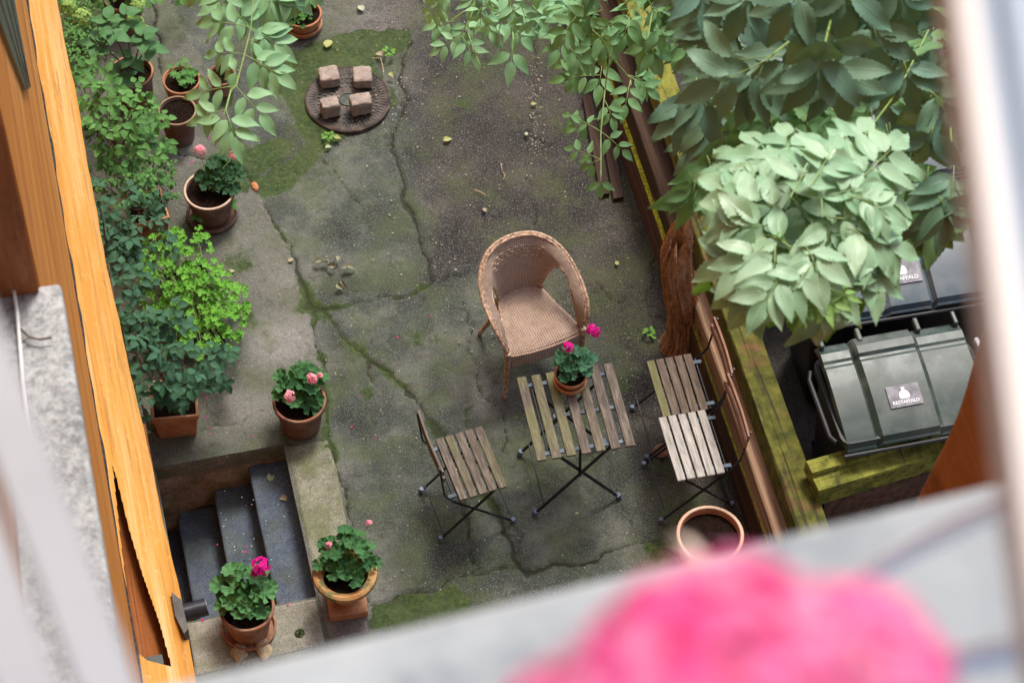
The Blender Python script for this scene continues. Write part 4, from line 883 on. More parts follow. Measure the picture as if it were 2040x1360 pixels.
# ---------------------------------------------------------------- wicker armchair
def wicker_chair():
    fl,fr,bl,brr=[at(x,y,.42) for x,y in [(1000,705),(1150,650),(1000,585),(1085,580)]]
    c=(fl+fr+bl+brr)/4; rz=R(9.5)
    t=thing('wicker_armchair','honey coloured wicker armchair with round woven back standing behind the slatted table','armchair',(c[0],c[1],.012),rz)
    def uvmesh(name,P,U,skip=None,par=t,mat=WICKER,thick=.012):
        n,m=P.shape[:2]; me=bpy.data.meshes.new(name); i=np.arange(n*m).reshape(n,m)
        F=[(i[a,b],i[a+1,b],i[a+1,b+1],i[a,b+1]) for a in range(n-1) for b in range(m-1) if not(skip is not None and skip[a,b])]
        me.from_pydata([tuple(p) for p in P.reshape(-1,3)],[],[tuple(int(q) for q in f) for f in F]); me.update()
        uv=me.uv_layers.new(name='UVMap'); Uf=U.reshape(-1,2)
        for l in me.loops: uv.data[l.index].uv=Uf[l.vertex_index]
        me.polygons.foreach_set('use_smooth',[True]*len(me.polygons)); o=link(name,me,par,mat)
        if thick: md=o.modifiers.new('solid','SOLIDIFY'); md.thickness=thick; md.offset=0
        return o
    # seat outline, half
    SF,SB=-.195,.185; wf,wb=.232,.128; SZ=.40
    n,m=46,46; a=np.linspace(0,1,n)[:,None]; b=np.linspace(-1,1,m)[None,:]
    y=SF+(SB-SF)*a-.022*(1-b**2)*(1-a)*1.0+.03*(1-b**2)*a; hw=wf+(wb-wf)*a; x=b*hw; z=SZ-.012*(1-b**2)*np.sin(a*3.1)+.0035*np.sin(x*9)
    z=z-.012*np.clip(1-(a/.08),0,1)
    uvmesh('seat',np.stack([x+0*a,y+0*b,z],-1),np.stack([x+0*a,y+0*b],-1))
    # apron below the seat, front and sides
    ol=[(-wb,SB),(-.155,.08),(-.192,-.05),(-wf-.004,SF+.01),(-.21,SF-.012),(-.1,SF-.028),(0,SF-.032),(.1,SF-.028),(.21,SF-.012),(wf+.004,SF+.01),(.192,-.05),(.155,.08),(wb,SB)]
    def interp(pts,n):
        pts=np.array(pts,float); d=np.r_[0,np.cumsum(np.linalg.norm(np.diff(pts,axis=0),axis=1))]; q=np.linspace(0,d[-1],n)
        return np.stack([np.interp(q,d,pts[:,k]) for k in range(pts.shape[1])],-1),q
    P,q=interp(ol,90); zz=np.linspace(.392,.285,12)
    G=np.stack([np.broadcast_to(P[:,None,0],(90,12)),np.broadcast_to(P[:,None,1],(90,12)),np.broadcast_to(zz[None,:],(90,12))+.012*np.cos(np.linspace(0,6.28*2,90))[:,None]*np.linspace(0,1,12)[None,:]],-1)
    uvmesh('apron',G,np.stack([np.broadcast_to(q[:,None],(90,12)),np.broadcast_to(zz[None,:],(90,12))],-1))
    # shell: rim curve to base curve with an arched opening under each arm
    rim=[(-.250,-.215,.47),(-.272,-.19,.545),(-.288,-.12,.60),(-.296,-.02,.63),(-.290,.08,.665),(-.262,.175,.71),(-.205,.255,.755),(-.12,.305,.785),(0,.322,.795)]
    rim=rim+[(-x,y,z) for x,y,z in rim[-2::-1]]
    def smooth(P,k=3):
        for _ in range(k): P[1:-1]=.25*P[:-2]+.5*P[1:-1]+.25*P[2:]
        return P
    N=150; RP,q=interp(rim,N); RP=smooth(RP,25)
    base=[(-.236,-.20,.395),(-.226,-.15,.395),(-.205,-.08,.395),(-.182,0,.395),(-.158,.08,.395),(-.14,.15,.395),(-.125,.19,.395),(-.07,.212,.395),(0,.218,.395)]
    base=base+[(-x,y,z) for x,y,z in base[-2::-1]]; BP,_=interp(base,N); BP=smooth(BP,10)
    # keep the back panel upright: remap base parameter so the back third of the rim meets the back of the seat
    tt=np.linspace(0,1,N); key=np.array([0,.10,.30,.40,.5,.60,.70,.90,1]); val=np.array([0,.06,.33,.41,.5,.59,.67,.94,1])
    m2=np.interp(tt,key,val); BP=np.stack([np.interp(m2,tt,BP[:,k]) for k in range(3)],-1)
    M=64; v=np.linspace(0,1,M)
    # arms: broad band sloping inward; bulge profile
    nx=np.stack([RP[:,0],RP[:,1]-.02,0*tt],-1); nx/=np.linalg.norm(nx,axis=1)[:,None]
    prof=np.sin(np.pi*v)**.8
    ds=np.minimum(tt,1-tt); bk=np.clip((ds-.30)/.12,0,1); ft=np.clip((.09-ds)/.09,0,1)
    inw=.064*(1-bk)+.045*bk; dwn=.030*(1-bk)+.085*bk; inw=inw*(1-.55*ft); 
    MP=RP-nx*inw[:,None]-np.array([0,0,1.])*dwn[:,None]; vm=.36
    k1=np.clip(v/vm,0,1); k2=np.clip((v-vm)/(1-vm),0,1)
    G=RP[:,None,:]*(1-k1)[None,:,None]+MP[:,None,:]*(k1-k2)[None,:,None]+BP[:,None,:]*k2[None,:,None]
    G=G+np.array([0,0,1])*(.012*np.sin(np.pi*k1))[None,:,None]
    for _ in range(2): G[:,1:-1]=.25*G[:,:-2]+.5*G[:,1:-1]+.25*G[:,2:]
    d_side=np.minimum(tt,1-tt)    # 0 at the arm ends, .5 middle of the back
    skip=np.zeros((N-1,M-1),bool); edge=[[],[]]
    for i in range(N-1):
        s_=d_side[i]
        lo,hi=.065,.345
        if lo<s_<hi:
            k=(s_-lo)/(hi-lo); top=.33+.62*(abs(2*k-1.0)**2.4 if k<.5 else abs(2*k-1)**3.2)
            for j in range(M-1):
                if v[j]>top and v[j]<.985: skip[i,j]=True
            edge[0 if tt[i]<.5 else 1].append((i,min(M-1,int(top*(M-1))+1)))
    uvmesh('woven_shell',G,np.stack([np.broadcast_to(q[:,None]*1.0,(N,M)),np.broadcast_to(v[None,:]*.44,(N,M))],-1),skip)
    s=MB(); s.tube([Vector(p) for p in RP],.011,10); 
    s.tube([Vector(p)+Vector((0,0,-.001))-Vector(nx[i])*.016 for i,p in enumerate(RP)],.009,8)
    s.build('braided_rim',WICKER_WRAP,t,smooth=True)
    s=MB()
    for e in edge:
        s.tube([Vector(G[i,j]) for i,j in e],.0085,8)
    for sg in (0,-1):
        s.tube([Vector(BP[k if sg==0 else N-1-k]) for k in range(2,60)],.009,8)
    s.build('arm_opening_edge',WICKER_WRAP,t,smooth=True)
    # raised basket pattern across the back
    s=MB()
    for r_ in range(4):
        for k in range(9-(r_%2)):
            i=int(N*.5+(k-(8-(r_%2))/2)*4.6); j=int((.30+r_*.055)*(M-1)); p=Vector(G[i,j]); 
            tan=(Vector(G[i+2,j])-Vector(G[i-2,j])).normalized(); s.tube([p-tan*.016-Vector(nx[i])*.006,p-Vector(nx[i])*.009,p+tan*.016-Vector(nx[i])*.006],[.002,.0045,.002],6)
    s.build('raised_weave',WICKER_WRAP,t,smooth=True)
    for (x,y,dx,dy) in [(-.236,-.205,-.012,-.012),(.236,-.205,.012,-.012),(-.135,.185,-.075,.075),(.135,.185,.075,.075)]:
        s=MB(); s.tube([(x,y,.43),(x,y,.28),(x+dx,y+dy,0)],[.018,.017,.013],12); s.build('leg',WICKER_WRAP,t,smooth=True)
wicker_chair()

# ---------------------------------------------------------------- folding table and chairs
def frame_from(px4,z):
    p=[at(x,y,z) for x,y in px4]; c=sum(p)/4; ax=(p[1]-p[0])+(p[2]-p[3]); return c,math.atan2(ax[1],ax[0]),np.linalg.norm(ax)/2,np.linalg.norm((p[0]-p[3])+(p[1]-p[2]))/2
def table():
    c,rz,w_,d_=frame_from([(1026.4,752),(1217.3,722.7),(1268.6,885.2),(1073.3,917.2)],.70)
    t=thing('folding_table','weathered slatted folding table with crossed black legs and a small geranium pot on it','table',(c[0],c[1],.012),rz)
    H=.688; s=MB(); sw=.052; p=(w_-sw)/6
    tn=[.52,.52,.62,.25,.45,.22,.32]
    for k in range(7): s.box((-w_/2+sw/2+k*p,random.uniform(-.001,.001),H-.0085),(sw,d_,.017),Matrix.Rotation(random.uniform(-.004,.004),3,'Z'),tn[k])
    # grain runs along the slats (y): build in rotated space
    o=s.build('tabletop',SLAT_Y,t,bevel=.002)
    for y in (-d_*.41,0,d_*.41): s=MB(); s.bar((-w_/2+(.01 if y else .15),y,H-.024),(w_/2-.01,y,H-.024),.022,.012); s.build('top_rail',RAIL,t)
    zt=H-.032
    s=MB(); yf,yb=-.205,.205
    for y,a in ((yf,1),(yb,1)):
        s.tube([(-.25,y,.0),(.20,y,zt)],.0095,8)
    s.tube([(-.20,yf,.10),(-.20,yb,.10)],.0045,6); s.tube([(.20,yf,zt),(.20,yb,zt)],.007,8)
    s.build('leg_frame',IRON,t,smooth=True)
    s=MB()
    for y in (yf+.02,yb-.02): s.tube([(.25,y,.0),(-.20,y,zt)],.0095,8)
    s.tube([(.20,yf+.02,.10),(.20,yb-.02,.10)],.0045,6); s.tube([(-.20,yf,zt),(-.20,yb,zt)],.007,8)
    s.tube([(0,yf+.01,.32),(0,yf+.06,zt-.05)],.008,8)
    s.build('leg_frame',IRON,t,smooth=True)
    for (x,y) in [(-.25,yf),(-.25,yb),(.25,yf+.02),(.25,yb-.02)]:
        s=MB(); s.tube([(x,y,-.006),(x*.965,y,.032)],.0155,10); s.build('foot_cap',CAPM,t,smooth=True)
    return t
def slat_y(src,name,a,b,green):
    # same wood with the grain along the object's y axis
    m=m_slat(name,a,b,green)
    for n in m.node_tree.nodes:
        if n.type=='MAPPING' and abs(n.inputs['Scale'].default_value[0]-4)<.01: n.inputs['Scale'].default_value=(40,4,40)
    return m
SLAT_Y=slat_y(SLAT,'weathered_slat_long',(.125,.098,.075),(.30,.25,.19),.55)
SLAT_YG=slat_y(SLAT,'silvered_slat_long',(.36,.33,.29),(.60,.56,.50),.05)
SLAT_YD=slat_y(SLAT,'dark_slat_long',(.115,.085,.062),(.23,.18,.135),.45)
SLAT_YR=slat_y(SLAT,'red_brown_slat_long',(.24,.12,.075),(.42,.25,.17),.05)
table()
def chair(label,px4,z,facing,seat,back,recline=0,base=.012,group='folding slatted chairs',tints=(.3,.4,.3,.35,.45),ny=0,backh=.79,bx=-.20):
    """local +x is the way the sitter looks"""
    c,rz,dep,_=frame_from(px4,z); wid=_
    if facing<0: rz+=math.pi
    t=thing('folding_chair',label,'chair',(c[0],c[1],base),rz,group)
    H=z-base; s=MB(); sw=.045; p=(dep-sw)/4
    for k in range(5): s.box((-dep/2+sw/2+k*p,random.uniform(-.002,.002),H-.008),(sw,wid,.016),Matrix.Rotation(random.uniform(-.006,.006),3,'Z'),tints[k])
    s.build('seat',seat,t,bevel=.002)
    yy=wid/2-.05
    for y in (-yy,yy): s=MB(); s.bar((-dep/2-.05,y,H-.022),(dep/2-.01,y,H-.022),.022,.010); s.build('seat_rail',RAIL,t)
    yo=wid/2-.02
    # long frame: front foot, up and back to the backrest
    s=MB()
    for y in (-yo,yo): s.tube([(dep/2+.06,y,0),(-dep/2-.035,y,H-.03),(bx-.02,y,H+.06),(bx-.05,y,backh)],.0085,8,flat=.7)
    s.tube([(dep/2+.035,-yo,.09),(dep/2+.035,yo,.09)],.0045,6)
    s.build('back_frame',IRON,t,smooth=True)
    s=MB()
    for y in (-yo+.02,yo-.02): s.tube([(-dep/2-.10,y,0),(dep/2-.02,y,H-.03)],.0085,8,flat=.7)
    s.tube([(-dep/2-.08,-yo+.02,.06),(-dep/2-.08,yo-.02,.06)],.0045,6); s.tube([(-dep/2-.02,-yo,H-.03),(-dep/2-.02,yo,H-.03)],.006,8); s.tube([(-dep/2+.01,-yo,H-.06),(-dep/2+.01,yo,H-.06)],.005,8)
    s.build('leg_frame',IRON,t,smooth=True)
    for z_,k in ((backh-.03,0),(backh-.10,1)):
        s=MB(); fx=bx-.045+(backh-z_)*.10; n=10
        vs=[]
        for i in range(n+1):
            y=-wid/2+wid*i/n; cx=fx+.006-.007*(1-(2*i/n-1)**2)
            for (dx,dz) in ((-.006,-.022),(.006,-.022),(.006,.022),(-.006,.022)): vs.append((cx+dx,y,z_+dz))
        fs=[(i*4+k2,i*4+(k2+1)%4,(i+1)*4+(k2+1)%4,(i+1)*4+k2) for i in range(n) for k2 in range(4)]+[(3,2,1,0),(n*4,n*4+1,n*4+2,n*4+3)]
        s.add(vs,fs,.4); s.build('back_slat',back,t)
    for (x,y) in [(dep/2+.06,yo),(dep/2+.06,-yo),(-dep/2-.10,yo-.02),(-dep/2-.10,-yo+.02)]:
        s=MB(); s.tube([(x,y,-.008),(x*.98,y,.026)],.0135,10); s.build('foot_cap',CAPM,t,smooth=True)
    return t
chair('weathered brown folding chair facing the table from the left with moss in its slats',[(866,875),(960,848),(1010,968),(918,995)],.45,1,SLAT_Y,SLAT_Y,tints=(.35,.5,.3,.28,.42))
chair('silver grey slatted folding chair, the nearer of the two pushed up to the timber wall',[(1312,832),(1404,815),(1445,940),(1350,957)],.46,-1,SLAT_YG,SLAT_YR)
chair('dark brown mossy folding chair, the farther of the two by the timber wall',[(1291,718),(1380,704),(1408,815),(1318,831)],.46,-1,SLAT_YD,SLAT_YR,tints=(.2,.35,.2,.3,.85))
# small geranium on the table
t,c,r,h=pot('flower_pot','small terracotta pot with two magenta geranium heads standing on the slatted table',1137,744,.80,66,mat=TERRA_ORANGE,z0=.702,saucer=True,drop=.02,rimh=.02,taper=.72)
geranium(t,c,.112,22,.038,[(1132,691,.99,.026,18),(1181,658,1.02,.034,28)],PT_MAG,m_leaf('leaf_geranium_cool',(.03,.12,.055),(.06,.18,.09),(.08,.2,.1),.6,.15,.3),H=.10,off=(.02,.035),lift=.01,pr=.011)

# ---------------------------------------------------------------- timber enclosure and waste bins
TB_X0,TB_X1,TB_Z=3.285,3.585,.65
def timber_beam(s,a,b,wd,h,n=40,amp=.006,t=0.0,sag=0.0):
    """worn squared beam from a to b (centres at mid height)"""
    a=Vector(a);b=Vector(b);d=(b-a);L=d.length;d.normalize();side=d.cross(Vector((0,0,1))).normalized(); up=Vector((0,0,1))
    prof=[(-.5,-.5),(-.5,.44),(-.46,.5),(-.16,.5),(-.15,.485),(-.14,.5),(.2,.5),(.46,.5),(.5,.44),(.5,-.5)]; m=len(prof); vs=[]
    for i in range(n+1):
        c=a+d*L*i/n
        for j,(u,v) in enumerate(prof):
            k=(fbm(np.array([c.x*2+c.y*3+j*5.1]),np.array([c.z+j*3.7]),3,90)[0]-.5)*2*amp
            vs.append(c+side*(u*wd+k)+up*(v*h+k*.7))
    fs=[(i*m+j,i*m+(j+1)%m,(i+1)*m+(j+1)%m,(i+1)*m+j) for i in range(n) for j in range(m)]
    fs=[f[::-1] for f in fs]+[tuple(range(m)),tuple(range((n+1)*m-1,n*m-1,-1))]
    s.add(vs,fs,t)
def enclosure():
    t=thing('timber_retaining_wall','mossy green and red brown timber wall between the courtyard and the waste bins','timber wall',(3.4,7,0))
    MT=m_timber('mossy_top_timber',.62); MR=m_timber('red_timber',.30,(.30,.19,.12)); ML=m_timber('lime_mossy_timber',.95,gk=1.9)
    MRR=m_timber('wet_red_timber',.20,(.085,.045,.03))
    s=MB(); timber_beam(s,(3.425,5.55,.56),(3.435,8.45,.56),.175,.18,60,.006,.26); s.build('top_beam',MT,t,world=True)
    s=MB(); timber_beam(s,(3.47,8.47,.60),(3.50,11.6,.60),.15,.16,60,.006,.8); s.build('top_beam',ML,t,world=True)
    s=MB(); timber_beam(s,(3.385,5.55,.375),(3.392,7.9,.375),.255,.185,60,.007,.05); s.build('middle_beam',MR,t,world=True)
    s=MB(); timber_beam(s,(3.397,7.905,.375),(3.41,11.5,.375),.245,.185,60,.007,.08); s.build('middle_beam',m_timber('dark_brown_timber',.15,(.055,.032,.02)),t,world=True)
    s=MB(); timber_beam(s,(3.385,5.55,.14),(3.385,11.5,.14),.27,.28,80,.007,.1); s.build('bottom_beam',MRR,t,world=True)
    s=MB(); s.bar((3.268,5.7,.288),(3.262,11.2,.288),.026,.012); s.build('moss_ledge',m_simple('lime_moss',(.34,.36,.02),.9,.25,60,bump=.6),t,world=True)
    r=thing('timber_rail','double mossy rail timbers closing the near side of the bin bay','timber rail',(3.9,6.0,0))
    A=at(1612,930,.80);B=at(1920,838,.80); s=MB(); timber_beam(s,A-np.array([0,0,.05]),B-np.array([0,0,.05]),.085,.10,30,.004,.4); s.build('rail',ML,r,world=True)
    A=at(1624,968,.74);B=at(1920,878,.74); s=MB(); timber_beam(s,A-np.array([0,0,.06]),B-np.array([0,0,.06]),.095,.16,30,.004,.35); s.build('rail',ML,r,world=True)
    A=at(1634,992,.6);B=at(1920,905,.6); s=MB(); timber_beam(s,A-np.array([0,0,.2]),B-np.array([0,0,.2]),.12,.42,30,.004,0); s.build('face_board',MRR,r,world=True)
    g=MB(); g.box((4.9,8.6,-.02),(2.6,6.4,.03)); struct(g.build('bin_bay_floor',m_stone('dark_bay_floor',(.045,.04,.034),(.015,.013,.01),5,.5)))
enclosure()
def m_plastic(name,col,rough=.3):
    s=NT(name); c=s.co(); n=s.noise(c,5,7,.65,.3); f=s.noise(c,60,5,.7)
    a=s.mix(s.ramp(n,(.45,0.0),(.75,.35)),col,(.26,.25,.21)); a=s.mix(s.ramp(f,(.62,0.0),(.75,.35)),a,(.2,.2,.17))
    s.bump(n,.12,.01); return s.fin(a,s.ramp(n,(.4,rough+.12),(.6,rough+.24)),.35)
def text_mesh(body,size,thick=.0006):
    cu=bpy.data.curves.new('lettering','FONT'); cu.body=body; cu.size=size; cu.align_x='CENTER'; cu.align_y='CENTER'; cu.extrude=thick; cu.resolution_u=4; cu.offset=size*.012
    o=bpy.data.objects.new('tmp',cu); COL.objects.link(o); dg=bpy.context.evaluated_depsgraph_get(); me=bpy.data.meshes.new_from_object(o.evaluated_get(dg)); bpy.data.objects.remove(o); return me
BIN_G=m_plastic('dark_green_bin_plastic',(.026,.042,.032),.24); BIN_B=m_plastic('worn_sky_tinted_plastic',(.05,.072,.085),.25); BIN_K=m_simple('black_bin_plastic',(.012,.013,.014),.55,.2,8)  # bluish lid colour of the far bins holds the sky's reflection
WHITE_INK=m_simple('white_print',(.8,.8,.78),.6,.05)
STICK=m_simple('grey_sticker',(.16,.15,.16),.5,.2,14)
def bag_mesh(s_):
    pts=[(-.30,-.5),(.30,-.5),(.42,-.42),(.45,-.2),(.38,.05),(.22,.2),(.10,.27),(-.10,.27),(-.22,.2),(-.38,.05),(-.45,-.2),(-.42,-.42)]
    top=[(-.09,.30),(.09,.30),(.20,.50),(.10,.45),(.04,.53),(-.02,.44),(-.10,.53),(-.2,.46)]
    s=MB(); s.prism([(x*s_,y*s_) for x,y in pts],0,.0012); s.prism([(x*s_,y*s_) for x,y in top],0,.0012); s.box((0,.285*s_,.0006),(.26*s_,.035*s_,.0012)); return s
def bin_(label,cx,cy,rz,wd,dp,ztop,lidmat,panels,sticker=None,tilt=.16,group='wheeled waste bins',bodymat=None,smallcol=None):
    """origin under the middle of the lid; local -y is the front"""
    t=thing('waste_bin',label,'waste bin',(cx,cy,0),rz,group); bodymat=bodymat or BIN_K
    s=MB(); L=[(.80,.02),(.82,.10),(.95,ztop-.20),(1.02,ztop-.16),(1.03,ztop-.12),(1.03,ztop-.10),(.97,ztop-.10)]
    vs=[];
    for k,z in L:
        hw=wd/2*k; hd=dp/2*k*.88
        for a in range(4):
            sx,sy=[(-1,-1),(1,-1),(1,1),(-1,1)][a]
            cr=.05
            for q in range(4):
                an=math.pi*(1+a*.5)+q*math.pi/6; vs.append((sx*(hw-cr)+cr*math.cos(an),sy*(hd-cr)+cr*math.sin(an),z))
    n=16; fs=[tuple(range(n-1,-1,-1))]
    for j in range(len(L)-1):
        for k in range(n): fs.append((j*n+k,j*n+(k+1)%n,(j+1)*n+(k+1)%n,(j+1)*n+k))
    s.add(vs,fs)
    s.build('bin_body',bodymat,t,smooth=True)
    # side ribs and handles on the body
    for sg in (-1,1):
        s=MB(); s.tube([(sg*(wd/2+.03),-dp*.38,ztop-.14),(sg*(wd/2+.05),-dp*.3,ztop-.15),(sg*(wd/2+.05),dp*.3,ztop-.15),(sg*(wd/2+.03),dp*.38,ztop-.14)],.014,8)
        s.build('side_handle',BIN_K,t,smooth=True)
    # lid: curved sheet with raised panels
    N,M=64,40; P=np.zeros((N,M,3)); xs=np.linspace(-wd/2,wd/2,N); ys=np.linspace(0,1,M)
    for i,x in enumerate(xs):
        for j,v in enumerate(ys):
            y=dp/2-v*dp; z=ztop-tilt*v*.55-tilt*.45*v**3+.006*math.sin(math.pi*min(1,v*1.3))
            if v<.10: z+=-.03*(1-v/.10)
            if .20<v<.235: z-=.006
            if v<.2 and -.27<x/wd<.15: z+=.010
            for (a,b,h) in panels:
                k=1/(1+math.exp(-(x/wd-a)/.0035))*1/(1+math.exp((x/wd-b)/.0035)); z+=h*k
            z-=.003*(x/wd*2)**2
            for (a,b,h) in panels:
                for e in (a,b):
                    if abs(x/wd-e)<.011: z-=.012
            ed=min(1,(wd/2-abs(x))/.012); z-=.02*(1-ed)**2
            if v>.97: z-=.03
            P[i,j]=(x,y,z)
    me=bpy.data.meshes.new('lid'); i=np.arange(N*M).reshape(N,M)
    F=np.stack([i[:-1,:-1],i[:-1,1:],i[1:,1:],i[1:,:-1]],-1).reshape(-1,4)
    me.from_pydata([tuple(p) for p in P.reshape(-1,3)],[],[tuple(int(q) for q in f) for f in F]); me.update(); me.polygons.foreach_set('use_smooth',[True]*len(me.polygons))
    me.set_sharp_from_angle(angle=R(14)); lid=link('lid',me,t,lidmat); md=lid.modifiers.new('solid','SOLIDIFY'); md.thickness=.012; md.offset=-1
    s=MB(); s.tube([(-wd/2-.01,-dp/2-.012,ztop-tilt-.045),(wd/2+.01,-dp/2-.012,ztop-tilt-.045)],.012,8); 
    s.build('lid_lip',BIN_K,lid,smooth=True)
    for x in (-.46,-.20,.20,.46):
        s=MB(); s.box((x*wd,dp/2+.012,ztop-.005),(.028,.085,.045)); s.build('hinge',lidmat,lid,bevel=.008)
    if sticker:
        sx,sv,sw,sh=sticker; y=dp/2-sv*dp; i0=int(np.argmin(abs(xs-sx))); j0=int(sv*(M-1)); p=P[i0,j0]
        j1=min(M-1,j0+4); slope=math.atan2(P[i0,j0-4][2]-P[i0,j1][2],P[i0,j0-4][1]-P[i0,j1][1])
        Mx=Matrix.Translation(Vector((p[0],p[1],p[2]+.006)))@Matrix.Rotation(slope,4,'X')
        s=MB(); s.box((0,0,0),(sw,sh,.0016)); o=s.build('sticker',STICK,lid,bevel=.0005); o.matrix_local=Mx
        bg_=bag_mesh(sh*.52).build('bag_symbol',WHITE_INK,lid); bg_.matrix_local=Mx@Matrix.Translation((0,sh*.12,.0012))
        me=text_mesh('RESTAFFALD',sw*.145); o=link('lettering',me,lid,WHITE_INK); o.matrix_local=Mx@Matrix.Translation((0,-sh*.30,.0022))
    for (x,y) in [(-.36,.36),(.36,.36),(-.36,-.36),(.36,-.36)]:
        s=MB(); s.tube([(x*wd-.015,y*dp,.06),(x*wd+.015,y*dp,.06)],.055,16); s.build('wheel',BIN_K,t,smooth=True)
    return t
ZT=1.02
def bin_at(label,tl,tr,br_,bl_,zt,**kw):
    a,b,c,d=[at(*tl,zt),at(*tr,zt),at(*br_,zt-.12),at(*bl_,zt-.12)]
    ctr=(a+b+c+d)/4; ax=(b-a)+(c-d); rz=math.atan2(ax[1],ax[0]); wd=np.linalg.norm(ax[:2])/2; dp=(np.linalg.norm((a-d)[:2])+np.linalg.norm((b-c)[:2]))/2
    return bin_(label,ctr[0],ctr[1],rz,wd,dp,zt,**kw)
bin_at('dark green waste bin with a raised middle lid panel, nearest to the mossy rail',(1622,688),(1925,634),(1968,846),(1688,898),ZT,lidmat=BIN_G,panels=[(-.27,.15,.016)],sticker=(-.035,.66,.185,.125),tilt=.11)
bin_at('larger blue grey waste bin with two flat lid panels, directly behind the green one',(1580,470),(2010,400),(2045,585),(1600,652),ZT+.04,lidmat=BIN_B,panels=[(-.16,.06,.010),(.06,.32,.022)],sticker=(-.07,.62,.22,.15),tilt=.10)
bin_at('blue grey waste bin in the third row, mostly hidden by the drooping elder leaves',(1500,230),(1900,165),(1935,340),(1530,410),ZT+.04,lidmat=BIN_B,panels=[(-.2,.1,.015)],tilt=.10)
bin_at('pale lidded waste bin farthest from the window under the tree',(1440,20),(1840,-45),(1870,110),(1465,180),ZT+.04,lidmat=m_plastic('pale_bin_plastic',(.14,.16,.155),.35),panels=[(-.2,.1,.015)],tilt=.08)
bin_at('brown bin with a pale lid, right of the green waste bin',(1948,690),(2120,655),(2145,760),(1968,800),ZT-.1,lidmat=m_plastic('pale_lilac_lid',(.48,.45,.47),.3),panels=[(-.3,.3,.01)],tilt=.05,bodymat=m_simple('orange_brown_plastic',(.20,.07,.03),.4,.2))

# ---------------------------------------------------------------- dead stump, boards, stones, litter
def stump():
    b=at(1357,688,0); t=thing('tree_stump','reddish brown dead tree stump with torn splintered top beside the timber wall','tree stump',(b[0],b[1],.0))
    N,M=130,130; H=.98; tp=at(1352,475,H); lean=(tp-b)[:2]; vs=[]
    AN,ZZ=np.meshgrid(np.arange(N)*2*math.pi/N,np.arange(M+1)/M)
    hz=H*(.84+.26*fbm(np.cos(AN)*3+5,np.sin(AN)*3+5,5,21)+np.where(np.cos(AN-1.2)>.45,.20,0)*(.5+np.cos(AN*9)*.4))
    z3=ZZ*hz; ca,sa=np.cos(AN)*1.6+20,np.sin(AN)*1.6+20
    rr=.098-.018*ZZ+.03*np.clip(1-ZZ*6,0,1)**2+.012*np.exp(-((ZZ-.45)/.07)**2)
    rg=1-2*np.abs(fbm(ca*2.2+z3*.6,sa*2.2+z3*1.1,5,24)-.5)*2.2; kn=fbm(ca+z3*3,sa+z3*2.4,5,22)-.5; fl=fbm(ca*6,sa*6+z3*7,3,27)-.5
    rr=rr*(1+.34*kn+.16*(rg-.6)+.12*fl); rr=np.where(ZZ>.93,rr*(1-(ZZ-.93)*6),rr)
    vs=list(zip((lean[0]*ZZ+.02*np.sin(z3*6)+rr*np.cos(AN)).ravel(),(lean[1]*ZZ+rr*np.sin(AN)).ravel(),z3.ravel()))
    fs=[(j*N+k,j*N+(k+1)%N,(j+1)*N+(k+1)%N,(j+1)*N+k) for j in range(M) for k in range(N)]
    vs.append((lean[0],lean[1],H*.78)); fs+=[(M*N+k,M*N+(k+1)%N,len(vs)-1) for k in range(N)]
    s=MB(); s.add(vs,fs); s.build('trunk',BARK,t,smooth=True)
    s=MB()
    for k in range(34):
        a=RNG.uniform(0,6.28); r=RNG.uniform(.03,.075); z0=H*RNG.uniform(.82,.98); p=Vector((lean[0]+r*math.cos(a),lean[1]+r*math.sin(a),z0))
        s.tube([p,p+Vector((RNG.uniform(-.03,.03),RNG.uniform(-.03,.03),RNG.uniform(.03,.11)))],[.008,.001],4)
    s.build('torn_splinters',m_simple('splintered_wood',(.42,.24,.12),.9,.3,30),t)
stump()
def boards():
    for k,(l,lab) in enumerate([([(1160,190),(1178,188),(1215,385),(1196,388)],'left one of two rotten brown boards lying under the hanging ash leaves'),([(1186,188),(1206,186),(1243,392),(1222,396)],'right one of two rotten brown boards lying under the hanging ash leaves')]):
        P=[at(x,y,.035) for x,y in l]; c=sum(P)/4; s=MB(); s.prism([(p[0]-c[0],p[1]-c[1]) for p in P],.0,.03)
        o=s.build('wooden_board',m_timber('rotten_board_%d'%k if False else 'rotten_board',.1,(.06,.036,.026)),None,bevel=.004); o.location=(c[0],c[1],.006); tag(o,lab,'board',group='rotten boards on the ground')
boards()
def blob(name,px,py,r,sq,mat,label,cat,group=None,z=0.0,seed=1,amp=.35):
    me=bpy.data.meshes.new(name); bm=bmesh.new(); bmesh.ops.create_icosphere(bm,subdivisions=3,radius=1)
    for v in bm.verts:
        k=1+amp*(fbm(np.array([v.co.x*1.7+seed*3+v.co.z]),np.array([v.co.y*1.7+seed]),4,seed)[0]-.5)*2; v.co=Vector((v.co.x*k*r*sq[0],v.co.y*k*r*sq[1],v.co.z*k*r*sq[2]))
    bm.to_mesh(me); bm.free(); me.polygons.foreach_set('use_smooth',[True]*len(me.polygons)); me.set_sharp_from_angle(angle=R(25))
    c=at(px,py,z+r*sq[2]*.6); o=link(name,me,None,mat); o.location=(c[0],c[1],z+r*sq[2]*.6); o.rotation_euler=(0,0,seed); tag(o,label,cat,group); return o
TAN=m_stone('tan_rock',(.42,.33,.20),(.2,.13,.07),20,.4)
blob('rock',478,1300,.045,(1,1.3,.7),TAN,'tan rock at the foot of the kerb, left of the pair beside the sill','rock','tan rocks near the window sill',0,3)
blob('rock',525,1292,.055,(1.3,.8,.6),TAN,'tan rock at the foot of the kerb, right of the pair beside the sill','rock','tan rocks near the window sill',0,5)
